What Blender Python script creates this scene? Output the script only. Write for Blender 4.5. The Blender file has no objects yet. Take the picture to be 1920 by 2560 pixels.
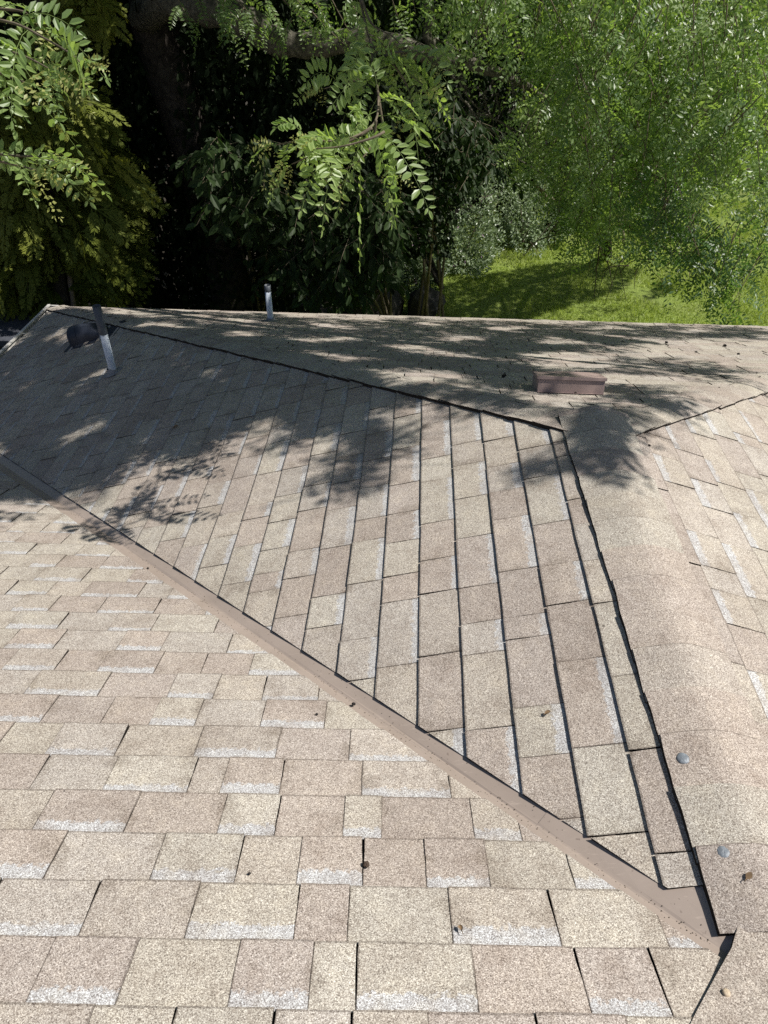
import bpy, math, random
import numpy as np
from mathutils import Matrix

R = math.radians
rng = np.random.default_rng(11)
random.seed(5)
scene = bpy.context.scene
COL = scene.collection

# ------------------------------------------------------------------ camera
PITCH, YAW, ROLL, FPX = R(39.07), R(2.31), R(0.67), 1774.0
FW = np.array([-math.sin(YAW)*math.cos(PITCH), math.cos(YAW)*math.cos(PITCH), -math.sin(PITCH)])
_rt = np.array([math.cos(YAW), math.sin(YAW), 0.0]); _up = np.cross(_rt, FW)
RT = math.cos(ROLL)*_rt + math.sin(ROLL)*_up
UP = -math.sin(ROLL)*_rt + math.cos(ROLL)*_up
cd = bpy.data.cameras.new('camera'); cam = bpy.data.objects.new('camera', cd); COL.objects.link(cam)
M = Matrix.Identity(4)
for i in range(3):
    M[i][0], M[i][1], M[i][2] = RT[i], UP[i], -FW[i]
cam.matrix_world = M
cd.sensor_fit = 'VERTICAL'; cd.sensor_height = 36.0; cd.sensor_width = 27.0
cd.lens = 36.0*FPX/2560.0
cd.clip_start = 0.05; cd.clip_end = 500.0
scene.camera = cam

# ------------------------------------------------------------------ light
LDIR = np.array([0.555, 0.01, 0.83]); LDIR /= np.linalg.norm(LDIR)
SUN_EL = math.asin(LDIR[2]); SUN_AZ = math.atan2(LDIR[0], LDIR[1])
w = bpy.data.worlds.new('World'); scene.world = w; w.use_nodes = True
nt = w.node_tree
sky = nt.nodes.new('ShaderNodeTexSky'); sky.sky_type = 'NISHITA'; sky.sun_disc = False
sky.sun_elevation = SUN_EL; sky.sun_rotation = SUN_AZ
bg = nt.nodes['Background']; bg.inputs['Strength'].default_value = 0.054
nt.links.new(sky.outputs[0], bg.inputs['Color'])
sl = bpy.data.lights.new('sun', 'SUN'); sl.energy = 4.6; sl.angle = R(0.53); sl.color = (1.0, 0.96, 0.90)
so = bpy.data.objects.new('sun', sl); COL.objects.link(so)
from mathutils import Vector
so.rotation_euler = Vector(LDIR.tolist()).to_track_quat('Z', 'Y').to_euler()
so.location = (6, -4, 20)
scene.view_settings.view_transform = 'Standard'
scene.view_settings.look = 'None'
scene.view_settings.exposure = 0.34
scene.view_settings.gamma = 1.0
try:
    scene.cycles.max_bounces = 6; scene.cycles.diffuse_bounces = 3; scene.cycles.glossy_bounces = 2
    scene.cycles.transmission_bounces = 3; scene.cycles.use_denoising = False
    scene.cycles.use_adaptive_sampling = False
except Exception:
    pass

# ------------------------------------------------------------------ geometry constants (metres, camera at the origin)
GZ = -6.0                                  # ground
SA, SW = R(20.11), R(18.9)                 # main slope, wing slopes
TA, T = math.tan(SA), math.tan(SW)
XR, Y0, YE = 0.8407, 0.5041, 2.6775        # wing ridge: x, near apex, far end
ZA0 = -1.3716/math.cos(SA)
ZR = ZA0 - TA*Y0
XE, YD = -4.11, 7.584
ZE = ZR - T*(XR-XE)
XEr = 2*XR - XE
KV = T/TA; NV = math.hypot(KV, 1.0)

def ray(px):
    return FW + RT*(px[0]-960)/FPX - UP*(px[1]-1280)/FPX
def hit(px, n, k):
    d = ray(px); return d*(k/float(np.dot(n, d)))
PA = (np.array([0, TA, 1.0]), ZA0)
PB = (np.array([-T, 0, 1.0]), ZR-T*XR)
PC = (np.array([T, 0, 1.0]), ZR+T*XR)
PD = (np.array([0, T, 1.0]), ZR+T*YE)
def at(px, y):
    d = ray(px); return d*(y/d[1])
def proj(P):
    P = np.asarray(P, float); d = P@FW
    return np.stack([960+FPX*(P@RT)/d, 1280-FPX*(P@UP)/d], -1)
def zA(x, y): return ZA0-TA*y
def zB(x, y): return ZR-T*(XR-x)
def zC(x, y): return ZR-T*(x-XR)
def zD(x, y): return ZR-T*(y-YE)
def roofz(x, y):
    return np.maximum(zA(x, y), np.minimum(np.minimum(zB(x, y), zC(x, y)), zD(x, y)))
def drop(px):
    d = ray(px); d = d/np.linalg.norm(d)
    s = np.linspace(0.5, 12, 6000); P = d[None]*s[:, None]
    i = np.argmax(P[:, 2] < roofz(P[:, 0], P[:, 1]))
    return P[i]
def roofn(x, y):
    e = 1e-3
    n = np.array([-(roofz(x+e, y)-roofz(x-e, y))/(2*e), -(roofz(x, y+e)-roofz(x, y-e))/(2*e), 1.0])
    return n/np.linalg.norm(n)
def smin(a, b, k=0.03):
    return -k*np.log(np.exp(-(a-np.minimum(a, b))/k)+np.exp(-(b-np.minimum(a, b))/k))+np.minimum(a, b)
def smax(a, b, k=0.03): return -smin(-a, -b, k)
def unit(v): v = np.asarray(v, float); return v/(np.linalg.norm(v, axis=-1, keepdims=True)+1e-12)

# ------------------------------------------------------------------ object helpers
def link(o, parent=None):
    COL.objects.link(o)
    if parent is not None: o.parent = parent
    return o
def thing(name, label, cat, loc=(0, 0, 0), group=None):
    o = bpy.data.objects.new(name, None); o.empty_display_size = 0.1
    o.location = loc; COL.objects.link(o)
    o['label'] = label; o['category'] = cat
    if group: o['group'] = group
    return o
def tag(o, label=None, cat=None, group=None, kind=None):
    if label: o['label'] = label
    if cat: o['category'] = cat
    if group: o['group'] = group
    if kind: o['kind'] = kind
    return o
def mesh_obj(name, V, F, mats, parent=None, mi=None, smooth=False, fattr=None, uv=None):
    """F: list of index lists, or an (n,4) array.  World-space verts; parents sit unrotated, so subtract their location."""
    V = np.asarray(V, np.float32).copy()
    off = np.zeros(3, np.float32)
    p = parent
    while p is not None:
        off += np.array(p.location, np.float32); p = p.parent
    V -= off
    me = bpy.data.meshes.new(name)
    if isinstance(F, np.ndarray):
        nF, k = F.shape; li = F.astype(np.int32).ravel()
        ls = np.arange(nF, dtype=np.int32)*k; lt = np.full(nF, k, np.int32)
    else:
        nF = len(F); lt = np.array([len(f) for f in F], np.int32)
        li = np.concatenate([np.asarray(f, np.int32) for f in F]) if nF else np.zeros(0, np.int32)
        ls = np.concatenate([[0], np.cumsum(lt)[:-1]]).astype(np.int32)
    me.vertices.add(len(V)); me.vertices.foreach_set('co', V.ravel())
    me.loops.add(len(li)); me.loops.foreach_set('vertex_index', li)
    me.polygons.add(nF); me.polygons.foreach_set('loop_start', ls); me.polygons.foreach_set('loop_total', lt)
    if mi is not None: me.polygons.foreach_set('material_index', np.asarray(mi, np.int32))
    me.polygons.foreach_set('use_smooth', np.full(nF, bool(smooth)))
    for m in (mats if isinstance(mats, (list, tuple)) else [mats]): me.materials.append(m)
    if uv is not None:
        l = me.uv_layers.new(name='UVMap'); l.data.foreach_set('uv', np.asarray(uv, np.float32).ravel())
    if fattr:
        for nm, (typ, data) in fattr.items():
            a = me.attributes.new(nm, typ, 'FACE')
            if typ == 'FLOAT': a.data.foreach_set('value', np.asarray(data, np.float32).ravel())
            elif typ == 'FLOAT_COLOR': a.data.foreach_set('color', np.asarray(data, np.float32).ravel())
    me.update(calc_edges=True); me.validate()
    return link(bpy.data.objects.new(name, me), parent)

class MB:
    """collects polygons into one mesh"""
    def __init__(s): s.V = []; s.F = []; s.mi = []
    def add(s, V, F, m=0):
        b = len(s.V); s.V += [tuple(map(float, v)) for v in V]
        s.F += [[i+b for i in f] for f in F]; s.mi += [m]*len(F)
    def box(s, lo, hi, m=0):
        x0, y0, z0 = lo; x1, y1, z1 = hi
        s.add([(x0, y0, z0), (x1, y0, z0), (x1, y1, z0), (x0, y1, z0), (x0, y0, z1), (x1, y0, z1), (x1, y1, z1), (x0, y1, z1)],
              [(0, 3, 2, 1), (4, 5, 6, 7), (0, 1, 5, 4), (1, 2, 6, 5), (2, 3, 7, 6), (3, 0, 4, 7)], m)
    def tube(s, P, rad, n=8, m=0, cap=True, wob=0.0):
        P = np.asarray(P, float); k = len(P); rad = np.broadcast_to(rad, (k,)).astype(float)
        tg = np.gradient(P, axis=0); tg = unit(tg)
        a = np.array([0, 0, 1.0]) if abs(tg[0][2]) < .9 else np.array([1.0, 0, 0])
        V = []
        for i in range(k):
            a = a - tg[i]*np.dot(a, tg[i]); a = a/np.linalg.norm(a); b = np.cross(tg[i], a)
            for j in range(n):
                t = 2*math.pi*j/n; rr = rad[i]*(1+wob*(rng.random()-.5))
                V.append(P[i]+rr*(math.cos(t)*a+math.sin(t)*b))
        F = [(i*n+j, i*n+(j+1) % n, (i+1)*n+(j+1) % n, (i+1)*n+j) for i in range(k-1) for j in range(n)]
        if cap: F += [tuple(range(n-1, -1, -1)), tuple((k-1)*n+j for j in range(n))]
        s.add(V, F, m)
    def build(s, name, mats, parent=None, smooth=False):
        return mesh_obj(name, np.array(s.V), s.F, mats, parent, s.mi, smooth)

# ------------------------------------------------------------------ materials
def newmat(name):
    m = bpy.data.materials.new(name); m.use_nodes = True
    t = m.node_tree; b = t.nodes['Principled BSDF']
    return m, t, b
def N(t, typ, **kw):
    n = t.nodes.new(typ)
    for k, v in kw.items():
        if k in n.inputs.keys(): n.inputs[k].default_value = v
        else: setattr(n, k, v)
    return n
def mixc(t, f, a, b, mode='MIX'):
    n = t.nodes.new('ShaderNodeMix'); n.data_type = 'RGBA'; n.blend_type = mode
    for s, v in ((0, f), (6, a), (7, b)):
        if hasattr(v, 'is_linked') or hasattr(v, 'links'): t.links.new(v, n.inputs[s])
        else: n.inputs[s].default_value = (*v, 1) if isinstance(v, tuple) and len(v) == 3 else v
    return n.outputs[2]
def mth(t, op, a, b=0.0, c=None):
    n = t.nodes.new('ShaderNodeMath'); n.operation = op
    for i, v in enumerate((a, b) if c is None else (a, b, c)):
        if hasattr(v, 'links'): t.links.new(v, n.inputs[i])
        else: n.inputs[i].default_value = v
    return n.outputs[0]
def noise(t, scale, detail=2, rough=.5, co=None):
    n = N(t, 'ShaderNodeTexNoise'); n.inputs['Scale'].default_value = scale
    n.inputs['Detail'].default_value = detail; n.inputs['Roughness'].default_value = rough
    if co is None:
        tc = t.nodes.get('TC') or t.nodes.new('ShaderNodeTexCoord'); tc.name = 'TC'; co = tc.outputs['Object']
    t.links.new(co, n.inputs['Vector'])
    return n.outputs[0]
def ramp(t, fac, stops):
    r = t.nodes.new('ShaderNodeValToRGB'); t.links.new(fac, r.inputs[0])
    el = r.color_ramp.elements
    while len(el) < len(stops): el.new(.5)
    for e, (p, c) in zip(el, stops):
        e.position = p; e.color = (*c, 1) if isinstance(c, tuple) else (c, c, c, 1)
    return r.outputs[0]

def shingle_mat():
    m, t, b = newmat('granule_shingle')
    col = N(t, 'ShaderNodeAttribute', attribute_name='tabcol').outputs['Color']
    band = N(t, 'ShaderNodeAttribute', attribute_name='band').outputs['Fac']
    uv = N(t, 'ShaderNodeUVMap'); sx = N(t, 'ShaderNodeSeparateXYZ'); t.links.new(uv.outputs[0], sx.inputs[0])
    tv = sx.outputs['Y']
    # blend-line band along the upslope edge of some tabs, ragged edge
    rag = noise(t, 60, 3, .7)
    edge = mth(t, 'ADD', band, mth(t, 'MULTIPLY', mth(t, 'SUBTRACT', rag, .5), .42))
    soft = N(t, 'ShaderNodeMapRange'); t.links.new(mth(t, 'SUBTRACT', edge, tv), soft.inputs[0])
    soft.inputs[1].default_value = -.015; soft.inputs[2].default_value = .025
    isb = mth(t, 'MULTIPLY', soft.outputs[0], mth(t, 'GREATER_THAN', band, .05))
    patch = ramp(t, noise(t, 16, 2), [(.25, .45), (.5, 1.0)])
    isb = mth(t, 'MULTIPLY', isb, patch)
    c0 = mixc(t, isb, col, (.495, .50, .508))
    # weathering: broad tan/grey drift and dirt
    big = noise(t, 2.6, 4, .6)
    c1 = mixc(t, 1.0, c0, ramp(t, big, [(.3, (.88, .86, .84)), (.7, (1.06, 1.06, 1.05))]), 'MULTIPLY')
    med = noise(t, 13, 3, .65)
    c1 = mixc(t, 1.0, c1, ramp(t, med, [(.25, (.82, .79, .77)), (.5, (1, 1, 1)), (.8, (1.10, 1.09, 1.05))]), 'MULTIPLY')
    # dark cut edges with dirt and a painted shadow line: butt line and joints
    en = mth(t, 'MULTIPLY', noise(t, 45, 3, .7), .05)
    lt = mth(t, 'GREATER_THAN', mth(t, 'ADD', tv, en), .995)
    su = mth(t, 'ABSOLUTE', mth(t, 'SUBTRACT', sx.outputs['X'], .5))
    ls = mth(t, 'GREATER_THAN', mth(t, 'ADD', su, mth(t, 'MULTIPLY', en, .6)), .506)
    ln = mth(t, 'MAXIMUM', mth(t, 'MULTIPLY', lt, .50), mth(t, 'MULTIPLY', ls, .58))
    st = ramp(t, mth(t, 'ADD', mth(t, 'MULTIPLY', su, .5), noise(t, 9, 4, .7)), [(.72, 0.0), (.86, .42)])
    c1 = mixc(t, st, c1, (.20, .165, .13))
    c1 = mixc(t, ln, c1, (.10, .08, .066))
    vd = N(t, 'ShaderNodeTexVoronoi'); vd.inputs['Scale'].default_value = 11
    t.links.new(t.nodes['TC'].outputs['Object'], vd.inputs['Vector'])
    spk = mth(t, 'LESS_THAN', mth(t, 'ADD', vd.outputs['Distance'], mth(t, 'MULTIPLY', noise(t, 2.1, 2), .16)), .105)
    c1 = mixc(t, mth(t, 'MULTIPLY', spk, .7), c1, (.06, .05, .04))
    lich = ramp(t, noise(t, 5.5, 5, .75), [(.66, 0.0), (.76, .35)])
    c1 = mixc(t, lich, c1, (.24, .235, .20))
    # granules
    g1 = N(t, 'ShaderNodeTexVoronoi'); g1.inputs['Scale'].default_value = 560; g1.inputs['Randomness'].default_value = 1
    t.links.new(t.nodes['TC'].outputs['Object'], g1.inputs['Vector'])
    gs = N(t, 'ShaderNodeSeparateColor'); t.links.new(g1.outputs['Color'], gs.inputs[0])
    gr = ramp(t, gs.outputs[0], [(0, (.34, .31, .30)), (.2, (.72, .68, .66)), (.55, (1.02, 1.0, .98)), (.82, (1.32, 1.33, 1.33)), (1, (1.65, 1.68, 1.7))])
    g2 = noise(t, 300, 2, .6)
    gr2 = ramp(t, g2, [(.33, (.74, .72, .70)), (.52, (1, 1, 1)), (.7, (1.25, 1.25, 1.24))])
    c2 = mixc(t, 1.0, mixc(t, 1.0, c1, gr, 'MULTIPLY'), gr2, 'MULTIPLY')
    t.links.new(c2, b.inputs['Base Color'])
    b.inputs['Roughness'].default_value = .9; b.inputs['Specular IOR Level'].default_value = .25
    bp = N(t, 'ShaderNodeBump'); bp.inputs['Strength'].default_value = .55; bp.inputs['Distance'].default_value = .0016
    t.links.new(gs.outputs[1], bp.inputs['Height']); 
    bp2 = N(t, 'ShaderNodeBump'); bp2.inputs['Strength'].default_value = .5; bp2.inputs['Distance'].default_value = .006
    t.links.new(noise(t, 22, 3, .6), bp2.inputs['Height']); t.links.new(bp.outputs[0], bp2.inputs['Normal'])
    t.links.new(bp2.outputs[0], b.inputs['Normal'])
    return m
def simple(name, c, rough=.7, var=.15, scale=8, spec=.4, bump=0, metal=0):
    m, t, b = newmat(name)
    n = noise(t, scale, 4, .6)
    lo = tuple(x*(1-var) for x in c); hi = tuple(x*(1+var) for x in c)
    t.links.new(ramp(t, n, [(.3, lo), (.7, hi)]), b.inputs['Base Color'])
    b.inputs['Roughness'].default_value = rough; b.inputs['Specular IOR Level'].default_value = spec
    b.inputs['Metallic'].default_value = metal
    if bump:
        bp = N(t, 'ShaderNodeBump'); bp.inputs['Strength'].default_value = .6; bp.inputs['Distance'].default_value = bump
        t.links.new(noise(t, scale*2.5, 4, .7), bp.inputs['Height']); t.links.new(bp.outputs[0], b.inputs['Normal'])
    return m
def leafmat(name, lo, hi, trans, tw=.35, rough=.42, spec=.45):
    m, t, b = newmat(name)
    a = N(t, 'ShaderNodeAttribute', attribute_name='lv').outputs['Fac']
    c = ramp(t, a, [(0, lo), (1, hi)])
    t.links.new(c, b.inputs['Base Color']); b.inputs['Roughness'].default_value = rough
    b.inputs['Specular IOR Level'].default_value = spec
    tr = N(t, 'ShaderNodeBsdfTranslucent')
    t.links.new(mixc(t, 1.0, c, trans, 'MULTIPLY'), tr.inputs['Color'])
    mx = N(t, 'ShaderNodeMixShader'); mx.inputs[0].default_value = tw
    t.links.new(b.outputs[0], mx.inputs[1]); t.links.new(tr.outputs[0], mx.inputs[2])
    t.links.new(mx.outputs[0], t.nodes['Material Output'].inputs['Surface'])
    return m
def metal_mat():
    m, t, b = newmat('valley_metal')
    n = noise(t, 5, 4, .6)
    c = ramp(t, n, [(.3, (.325, .265, .222)), (.7, (.385, .318, .272))])
    tc = t.nodes['TC']
    mp = N(t, 'ShaderNodeMapping'); mp.inputs['Rotation'].default_value = (0, 0, R(43)); mp.inputs['Scale'].default_value = (4, 120, 60)
    t.links.new(tc.outputs['Object'], mp.inputs['Vector'])
    sc = noise(t, 1.0, 4, .7, mp.outputs[0])
    c = mixc(t, ramp(t, sc, [(.60, 0.0), (.72, .35)]), c, (.60, .50, .42))
    sp = noise(t, 90, 2, .5)
    c = mixc(t, ramp(t, sp, [(.68, 0.0), (.75, .5)]), c, (.16, .12, .10))
    t.links.new(c, b.inputs['Base Color']); b.inputs['Roughness'].default_value = .42; b.inputs['Specular IOR Level'].default_value = .5
    return m
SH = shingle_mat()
ASPH = simple('asphalt_edge', (.030, .026, .023), .95, .3, 60, .1)
METAL = metal_mat()
BARK = simple('bark', (.055, .047, .040), .95, .6, 14, .1, .02)
MOSSBARK = simple('mossy_bark', (.125, .115, .09), .95, .6, 22, .15, .03)
TWIG = simple('twig_bark', (.14, .115, .08), .85, .4, 20, .2)
RACHIS = simple('leaf_stalk', (.14, .20, .05), .6, .2, 10)
L_LOC = leafmat('locust_leaf', (.080, .155, .052), (.31, .405, .14), (1.8, 1.9, .8), .42, .42, .75)
L_YNG = leafmat('young_leaf', (.25, .30, .08), (.42, .40, .16), (1.6, 1.6, 1.0), .35)
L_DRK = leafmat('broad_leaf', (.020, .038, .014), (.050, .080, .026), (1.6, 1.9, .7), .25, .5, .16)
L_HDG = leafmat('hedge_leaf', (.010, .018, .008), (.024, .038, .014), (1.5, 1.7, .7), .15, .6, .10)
L_CON = leafmat('cypress_spray', (.065, .098, .016), (.25, .27, .042), (1.5, 1.4, .5), .2, .6, .2)
L_HEB = leafmat('flower_shrub_leaf', (.09, .14, .055), (.36, .43, .28), (1.5, 1.6, 1.0), .25, .35, .6)
L_BGT = leafmat('wood_leaf', (.022, .048, .014), (.085, .13, .03), (1.9, 2.0, .8), .38)
PINK = simple('pink_petal', (.50, .28, .48), .6, .15, 20)

# ------------------------------------------------------------------ setting: ground
def ground_mat():
    m, t, b = newmat('lawn_ground')
    n1 = noise(t, .7, 4, .6); n2 = noise(t, 9, 5, .7)
    c = ramp(t, n2, [(.3, (.12, .17, .026)), (.55, (.20, .265, .045)), (.75, (.27, .33, .075))])
    c = mixc(t, ramp(t, n1, [(.5, 0.0), (.72, .45)]), c, (.16, .155, .07))
    tc = t.nodes['TC']; sx = N(t, 'ShaderNodeSeparateXYZ'); t.links.new(tc.outputs['Object'], sx.inputs[0])
    # bare earth under the trees on the left
    nb = mth(t, 'ADD', sx.outputs['X'], mth(t, 'MULTIPLY', mth(t, 'SUBTRACT', noise(t, .8, 3), .5), 2.5))
    # lawn boundary runs from x=-.6 at y=14 to x=1.6 at y=18.5
    lim = mth(t, 'ADD', mth(t, 'MULTIPLY', mth(t, 'SUBTRACT', sx.outputs['Y'], 14.0), .5), -1.5)
    f = ramp(t, mth(t, 'ADD', mth(t, 'MULTIPLY', mth(t, 'SUBTRACT', nb, lim), .7), .5), [(.3, 0.0), (.7, 1.0)])
    c = mixc(t, f, (.035, .028, .018), c)
    t.links.new(c, b.inputs['Base Color']); b.inputs['Roughness'].default_value = .95
    bp = N(t, 'ShaderNodeBump'); bp.inputs['Strength'].default_value = .7; bp.inputs['Distance'].default_value = .05
    t.links.new(noise(t, 30, 4, .7), bp.inputs['Height']); t.links.new(bp.outputs[0], b.inputs['Normal'])
    return m
gx, gy = np.meshgrid(np.linspace(-150, 150, 61), np.linspace(-60, 240, 61))
gv = np.stack([gx.ravel(), gy.ravel(), np.full(gx.size, GZ)], -1)
idx = np.arange(61*61).reshape(61, 61)
gf = np.stack([idx[:-1, :-1], idx[:-1, 1:], idx[1:, 1:], idx[1:, :-1]], -1).reshape(-1, 4)
tag(mesh_obj('lawn', gv, gf, ground_mat()), kind='structure')

# ------------------------------------------------------------------ house
house = thing('house', 'house roof of weathered tan asphalt shingles with a hipped wing and brown metal valley', 'house', (0, 0, GZ))

PAL = [(.450, .412, .362), (.458, .426, .374), (.430, .382, .340), (.446, .415, .378), (.468, .440, .390), (.408, .362, .325), (.455, .424, .370), (.442, .404, .362), (.425, .382, .348)]
def clip_poly(P, Q):
    """Sutherland-Hodgman, Q convex; P list of (u,v,tag...)"""
    area = sum(Q[i][0]*Q[(i+1) % len(Q)][1]-Q[(i+1) % len(Q)][0]*Q[i][1] for i in range(len(Q)))
    if area < 0: Q = Q[::-1]
    out = P
    for i in range(len(Q)):
        a, b = Q[i], Q[(i+1) % len(Q)]; ex, ey = b[0]-a[0], b[1]-a[1]
        side = lambda p: ex*(p[1]-a[1])-ey*(p[0]-a[0])
        inp = out; out = []
        for j in range(len(inp)):
            p, q = inp[j], inp[(j+1) % len(inp)]; sp, sq = side(p), side(q)
            if sp >= 0: out.append(p)
            if sp*sq < 0:
                k = sp/(sp-sq); out.append((p[0]+k*(q[0]-p[0]), p[1]+k*(q[1]-p[1])))
        if len(out) < 3: return []
    return out

def shingles(name, O, U, V, polys, v0, e, wr, parent, seed, bandp=.55, bandw=.30, thick=.0055, joint=.004, rz=.0032):
    rs = random.Random(seed)
    O, U, V = map(lambda a: np.asarray(a, float), (O, U, V))
    Nn = np.cross(U, V); Nn = Nn if Nn[2] > 0 else -Nn; Nn = Nn/np.linalg.norm(Nn)
    flip = np.dot(np.cross(U, V), Nn) < 0
    VV = []; FF = []; MI = []; COLS = []; BAND = []; UV = []
    us = [p[0] for q in polys for p in q]; vs = [p[1] for q in polys for p in q]
    ulo, uhi, vlo, vhi = min(us), max(us), min(vs), max(vs)
    k0 = int(math.floor((vlo-v0)/e))-1; k1 = int(math.ceil((vhi-v0)/e))+1
    tone = {}
    for k in range(k0, k1+1):
        vb = v0+k*e; vt = vb-e
        jb = [rs.uniform(-.0022, .0022)]*1
        u = ulo-rs.uniform(0, .5); raised = rs.random() < .5
        lift = 0
        lastb = False
        while u < uhi:
            wd = rs.uniform(*wr)
            if rs.random() < .12: wd *= .55
            raised = not raised if rs.random() < .88 else raised
            n_seg = max(2, int(wd/.055))
            slant = rs.uniform(-.006, .006)
            top = [(u+wd*i/n_seg, vt-.002) for i in range(n_seg+1)]
            bot = []
            for i in range(n_seg+1):
                bu = u+wd*i/n_seg
                bot.append((bu, vb+(.0009*math.sin(bu*7+k*2.1)+.0006*math.sin(bu*23+k)+rs.uniform(-.0006, .0006))))
            gp = joint*rs.uniform(.3, 1.0) if rs.random() < .8 else 0.0005
            wob = [rs.uniform(-.0012, .0012) for _ in range(3)]
            right = [(u+wd-gp+slant*s+wob[i], vt+(vb-vt)*s) for i, s in enumerate((.75, .5, .25))]
            left = [(u+wob[2-i], vt+(vb-vt)*s) for i, s in enumerate((.25, .5, .75))]
            top[-1] = (u+wd-gp, top[-1][1]); bot[-1] = (u+wd-gp+slant, bot[-1][1])
            P = top[:1]+left+bot+right+top[-1:]
            hh = thick*rs.uniform(.9, 1.1)+(rz*.4 if raised else 0.0)
            curl = rs.uniform(0, .002)
            c = rs.choice(PAL); f = rs.uniform(.95, 1.05); c = tuple(x*f for x in c)
            bd = bandw*rs.uniform(.75, 1.2) if (not lastb) and rs.random() < bandp*(1.3 if raised else .6) else 0.0
            lastb = bd > 0
            for Q in polys:
                pc = clip_poly(P, Q)
                if len(pc) < 3: continue
                nb = len(VV); m = len(pc)
                hs = []
                for (pu, pv) in pc:
                    s = min(1, max(0, (pv-vt)/e)); hs.append(.003+(rz if raised else 0)*min(1, s*6+.15)+hh*s+curl*s*s)
                for (pu, pv), h in zip(pc, hs): VV.append(O+U*pu+V*pv+Nn*h)
                for (pu, pv), h in zip(pc, hs): VV.append(O+U*pu+V*pv-Nn*.002)
                top_f = list(range(nb, nb+m))
                ar = sum(pc[i][0]*pc[(i+1) % m][1]-pc[(i+1) % m][0]*pc[i][1] for i in range(m))
                ccw = (ar > 0) != flip
                FF.append(top_f if ccw else top_f[::-1]); MI.append(0); COLS.append((*c, 1)); BAND.append(bd)
                uvs = [((pu-u)/wd, (pv-vt)/e) for pu, pv in pc]; UV += uvs if ccw else uvs[::-1]
                for i in range(m):
                    j = (i+1) % m; q = [nb+i, nb+m+i, nb+m+j, nb+j]
                    FF.append(q if ccw else q[::-1]); MI.append(1); COLS.append((.1, .1, .1, 1)); BAND.append(0); UV += [(0, 0)]*4
            u += wd
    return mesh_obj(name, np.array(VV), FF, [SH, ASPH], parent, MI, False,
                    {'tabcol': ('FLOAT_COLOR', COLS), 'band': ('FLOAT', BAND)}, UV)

# decking under the shingles: one part of dark felt
dk = MB()
def sheet(pts, zf, off=-.006, m=0):
    dk.add([(x, y, zf(x, y)+off) for x, y in pts], [list(range(len(pts)))], m)
YA1 = (ZE-ZA0)/-TA                         # main eave
sheet([(-7, -1.6), (XR, -1.6), (XR, Y0), (XE-.0, Y0+KV*(XR-XE)), (-7, YA1)], zA)
sheet([(XR, -1.6), (7, -1.6), (7, YA1), (XEr, Y0+KV*(XR-XE)), (XR, Y0)], zA)
q_ = .07
sheet([(XR-q_, Y0+KV*q_), (XR-q_, YE-.03), (XE, YD-.10), (XE, Y0+KV*(XR-XE))], zB, -.0062)
sheet([(XR+q_, Y0+KV*q_), (XEr, Y0+KV*(XR-XE)), (XEr, YD-.10), (XR+q_, YE-.03)], zC, -.0062)
sheet([(XR, YE+.10), (XEr-.10, YD), (XE+.10, YD)], zD, -.0064)
dk.build('roof_felt', [simple('brown_felt', (.10, .085, .07), .95, .3, 60, .1)], house)

cA, sA_ = math.cos(SA), math.sin(SA); cW, sW = math.cos(SW), math.sin(SW)
g = R(2.3)
OA = np.array([0, 0, ZA0]); U0 = np.array([1.0, 0, 0]); V0 = np.array([0, cA, -sA_])
UA = math.cos(g)*U0+math.sin(g)*V0; VA = -math.sin(g)*U0+math.cos(g)*V0
def a2(x, y):
    p = np.array([x, y, zA(x, y)])-OA; return (float(p@UA), float(p@VA))
va0 = float((hit((300, 2521), *PA)-OA)@VA); va1 = float((hit((300, 1426), *PA)-OA)@VA)
def vline(x, d): return Y0+KV*(XR-x)+d*NV
wA0, wA1 = .027, .080                        # exposed metal on the main side, near and far
polyA = [a2(-6.5, -1.5), a2(.20, -1.5), a2(.40, .26), a2(.73, .637), a2(.70, vline(.70, -wA0)), a2(XE, vline(XE, -wA1)), a2(-6.5, YA1)]
polyA = [a2(-6.5, -1.3), a2(.9, -1.3), a2(.9, vline(.9, -.022)), a2(XE, vline(XE, -wA1)), a2(-6.5, vline(XE, -wA1))]
shingles('main_slope', OA, UA, VA, [polyA], va0, (va1-va0)/14, (.14, .25), house, 3, .97, .25, .0034, .0018, .0022)

OB = np.array([XR, 0, ZR])
def b2(x, y): return (y, (XR-x)/cW)
polyB = [b2(XR-.09, .760), b2(.64, .757), b2(XE-.03, vline(XE-.03, .056)), b2(XE-.03, YD-.03), b2(XR-.09, YE+.03)]
shingles('wing_slope', OB, (0, 1, 0), (-cW, 0, -sW), [polyB], .222, .1495, (.17, .31), house, 8, .85, .24, .0072, .0030, .0008)
def c2(x, y): return (-y, (x-XR)/cW)
polyC = [c2(XR+.09, Y0+.1), c2(XEr, Y0+KV*(XR-XE)), c2(XEr, YD-.06), c2(XR+.09, YE+.03)]
shingles('wing_slope', OB, (0, -1, 0), (cW, 0, -sW), [polyC], .208, .1495, (.17, .31), house, 21, .95, .28, .0045, .0032, .0015)
OD = np.array([XR, YE, ZR])
def d2(x, y): return (x-XR, (y-YE)/cW)
polyD = [d2(XR, YE+.085), d2(XEr-.055, YD+.03), d2(XE+.055, YD+.03)]
shingles('hip_slope', OD, (1, 0, 0), (0, cW, -sW), [polyD], .16, .1495, (.16, .30), house, 33, .2, .2, .0050, .006, .002)

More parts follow.
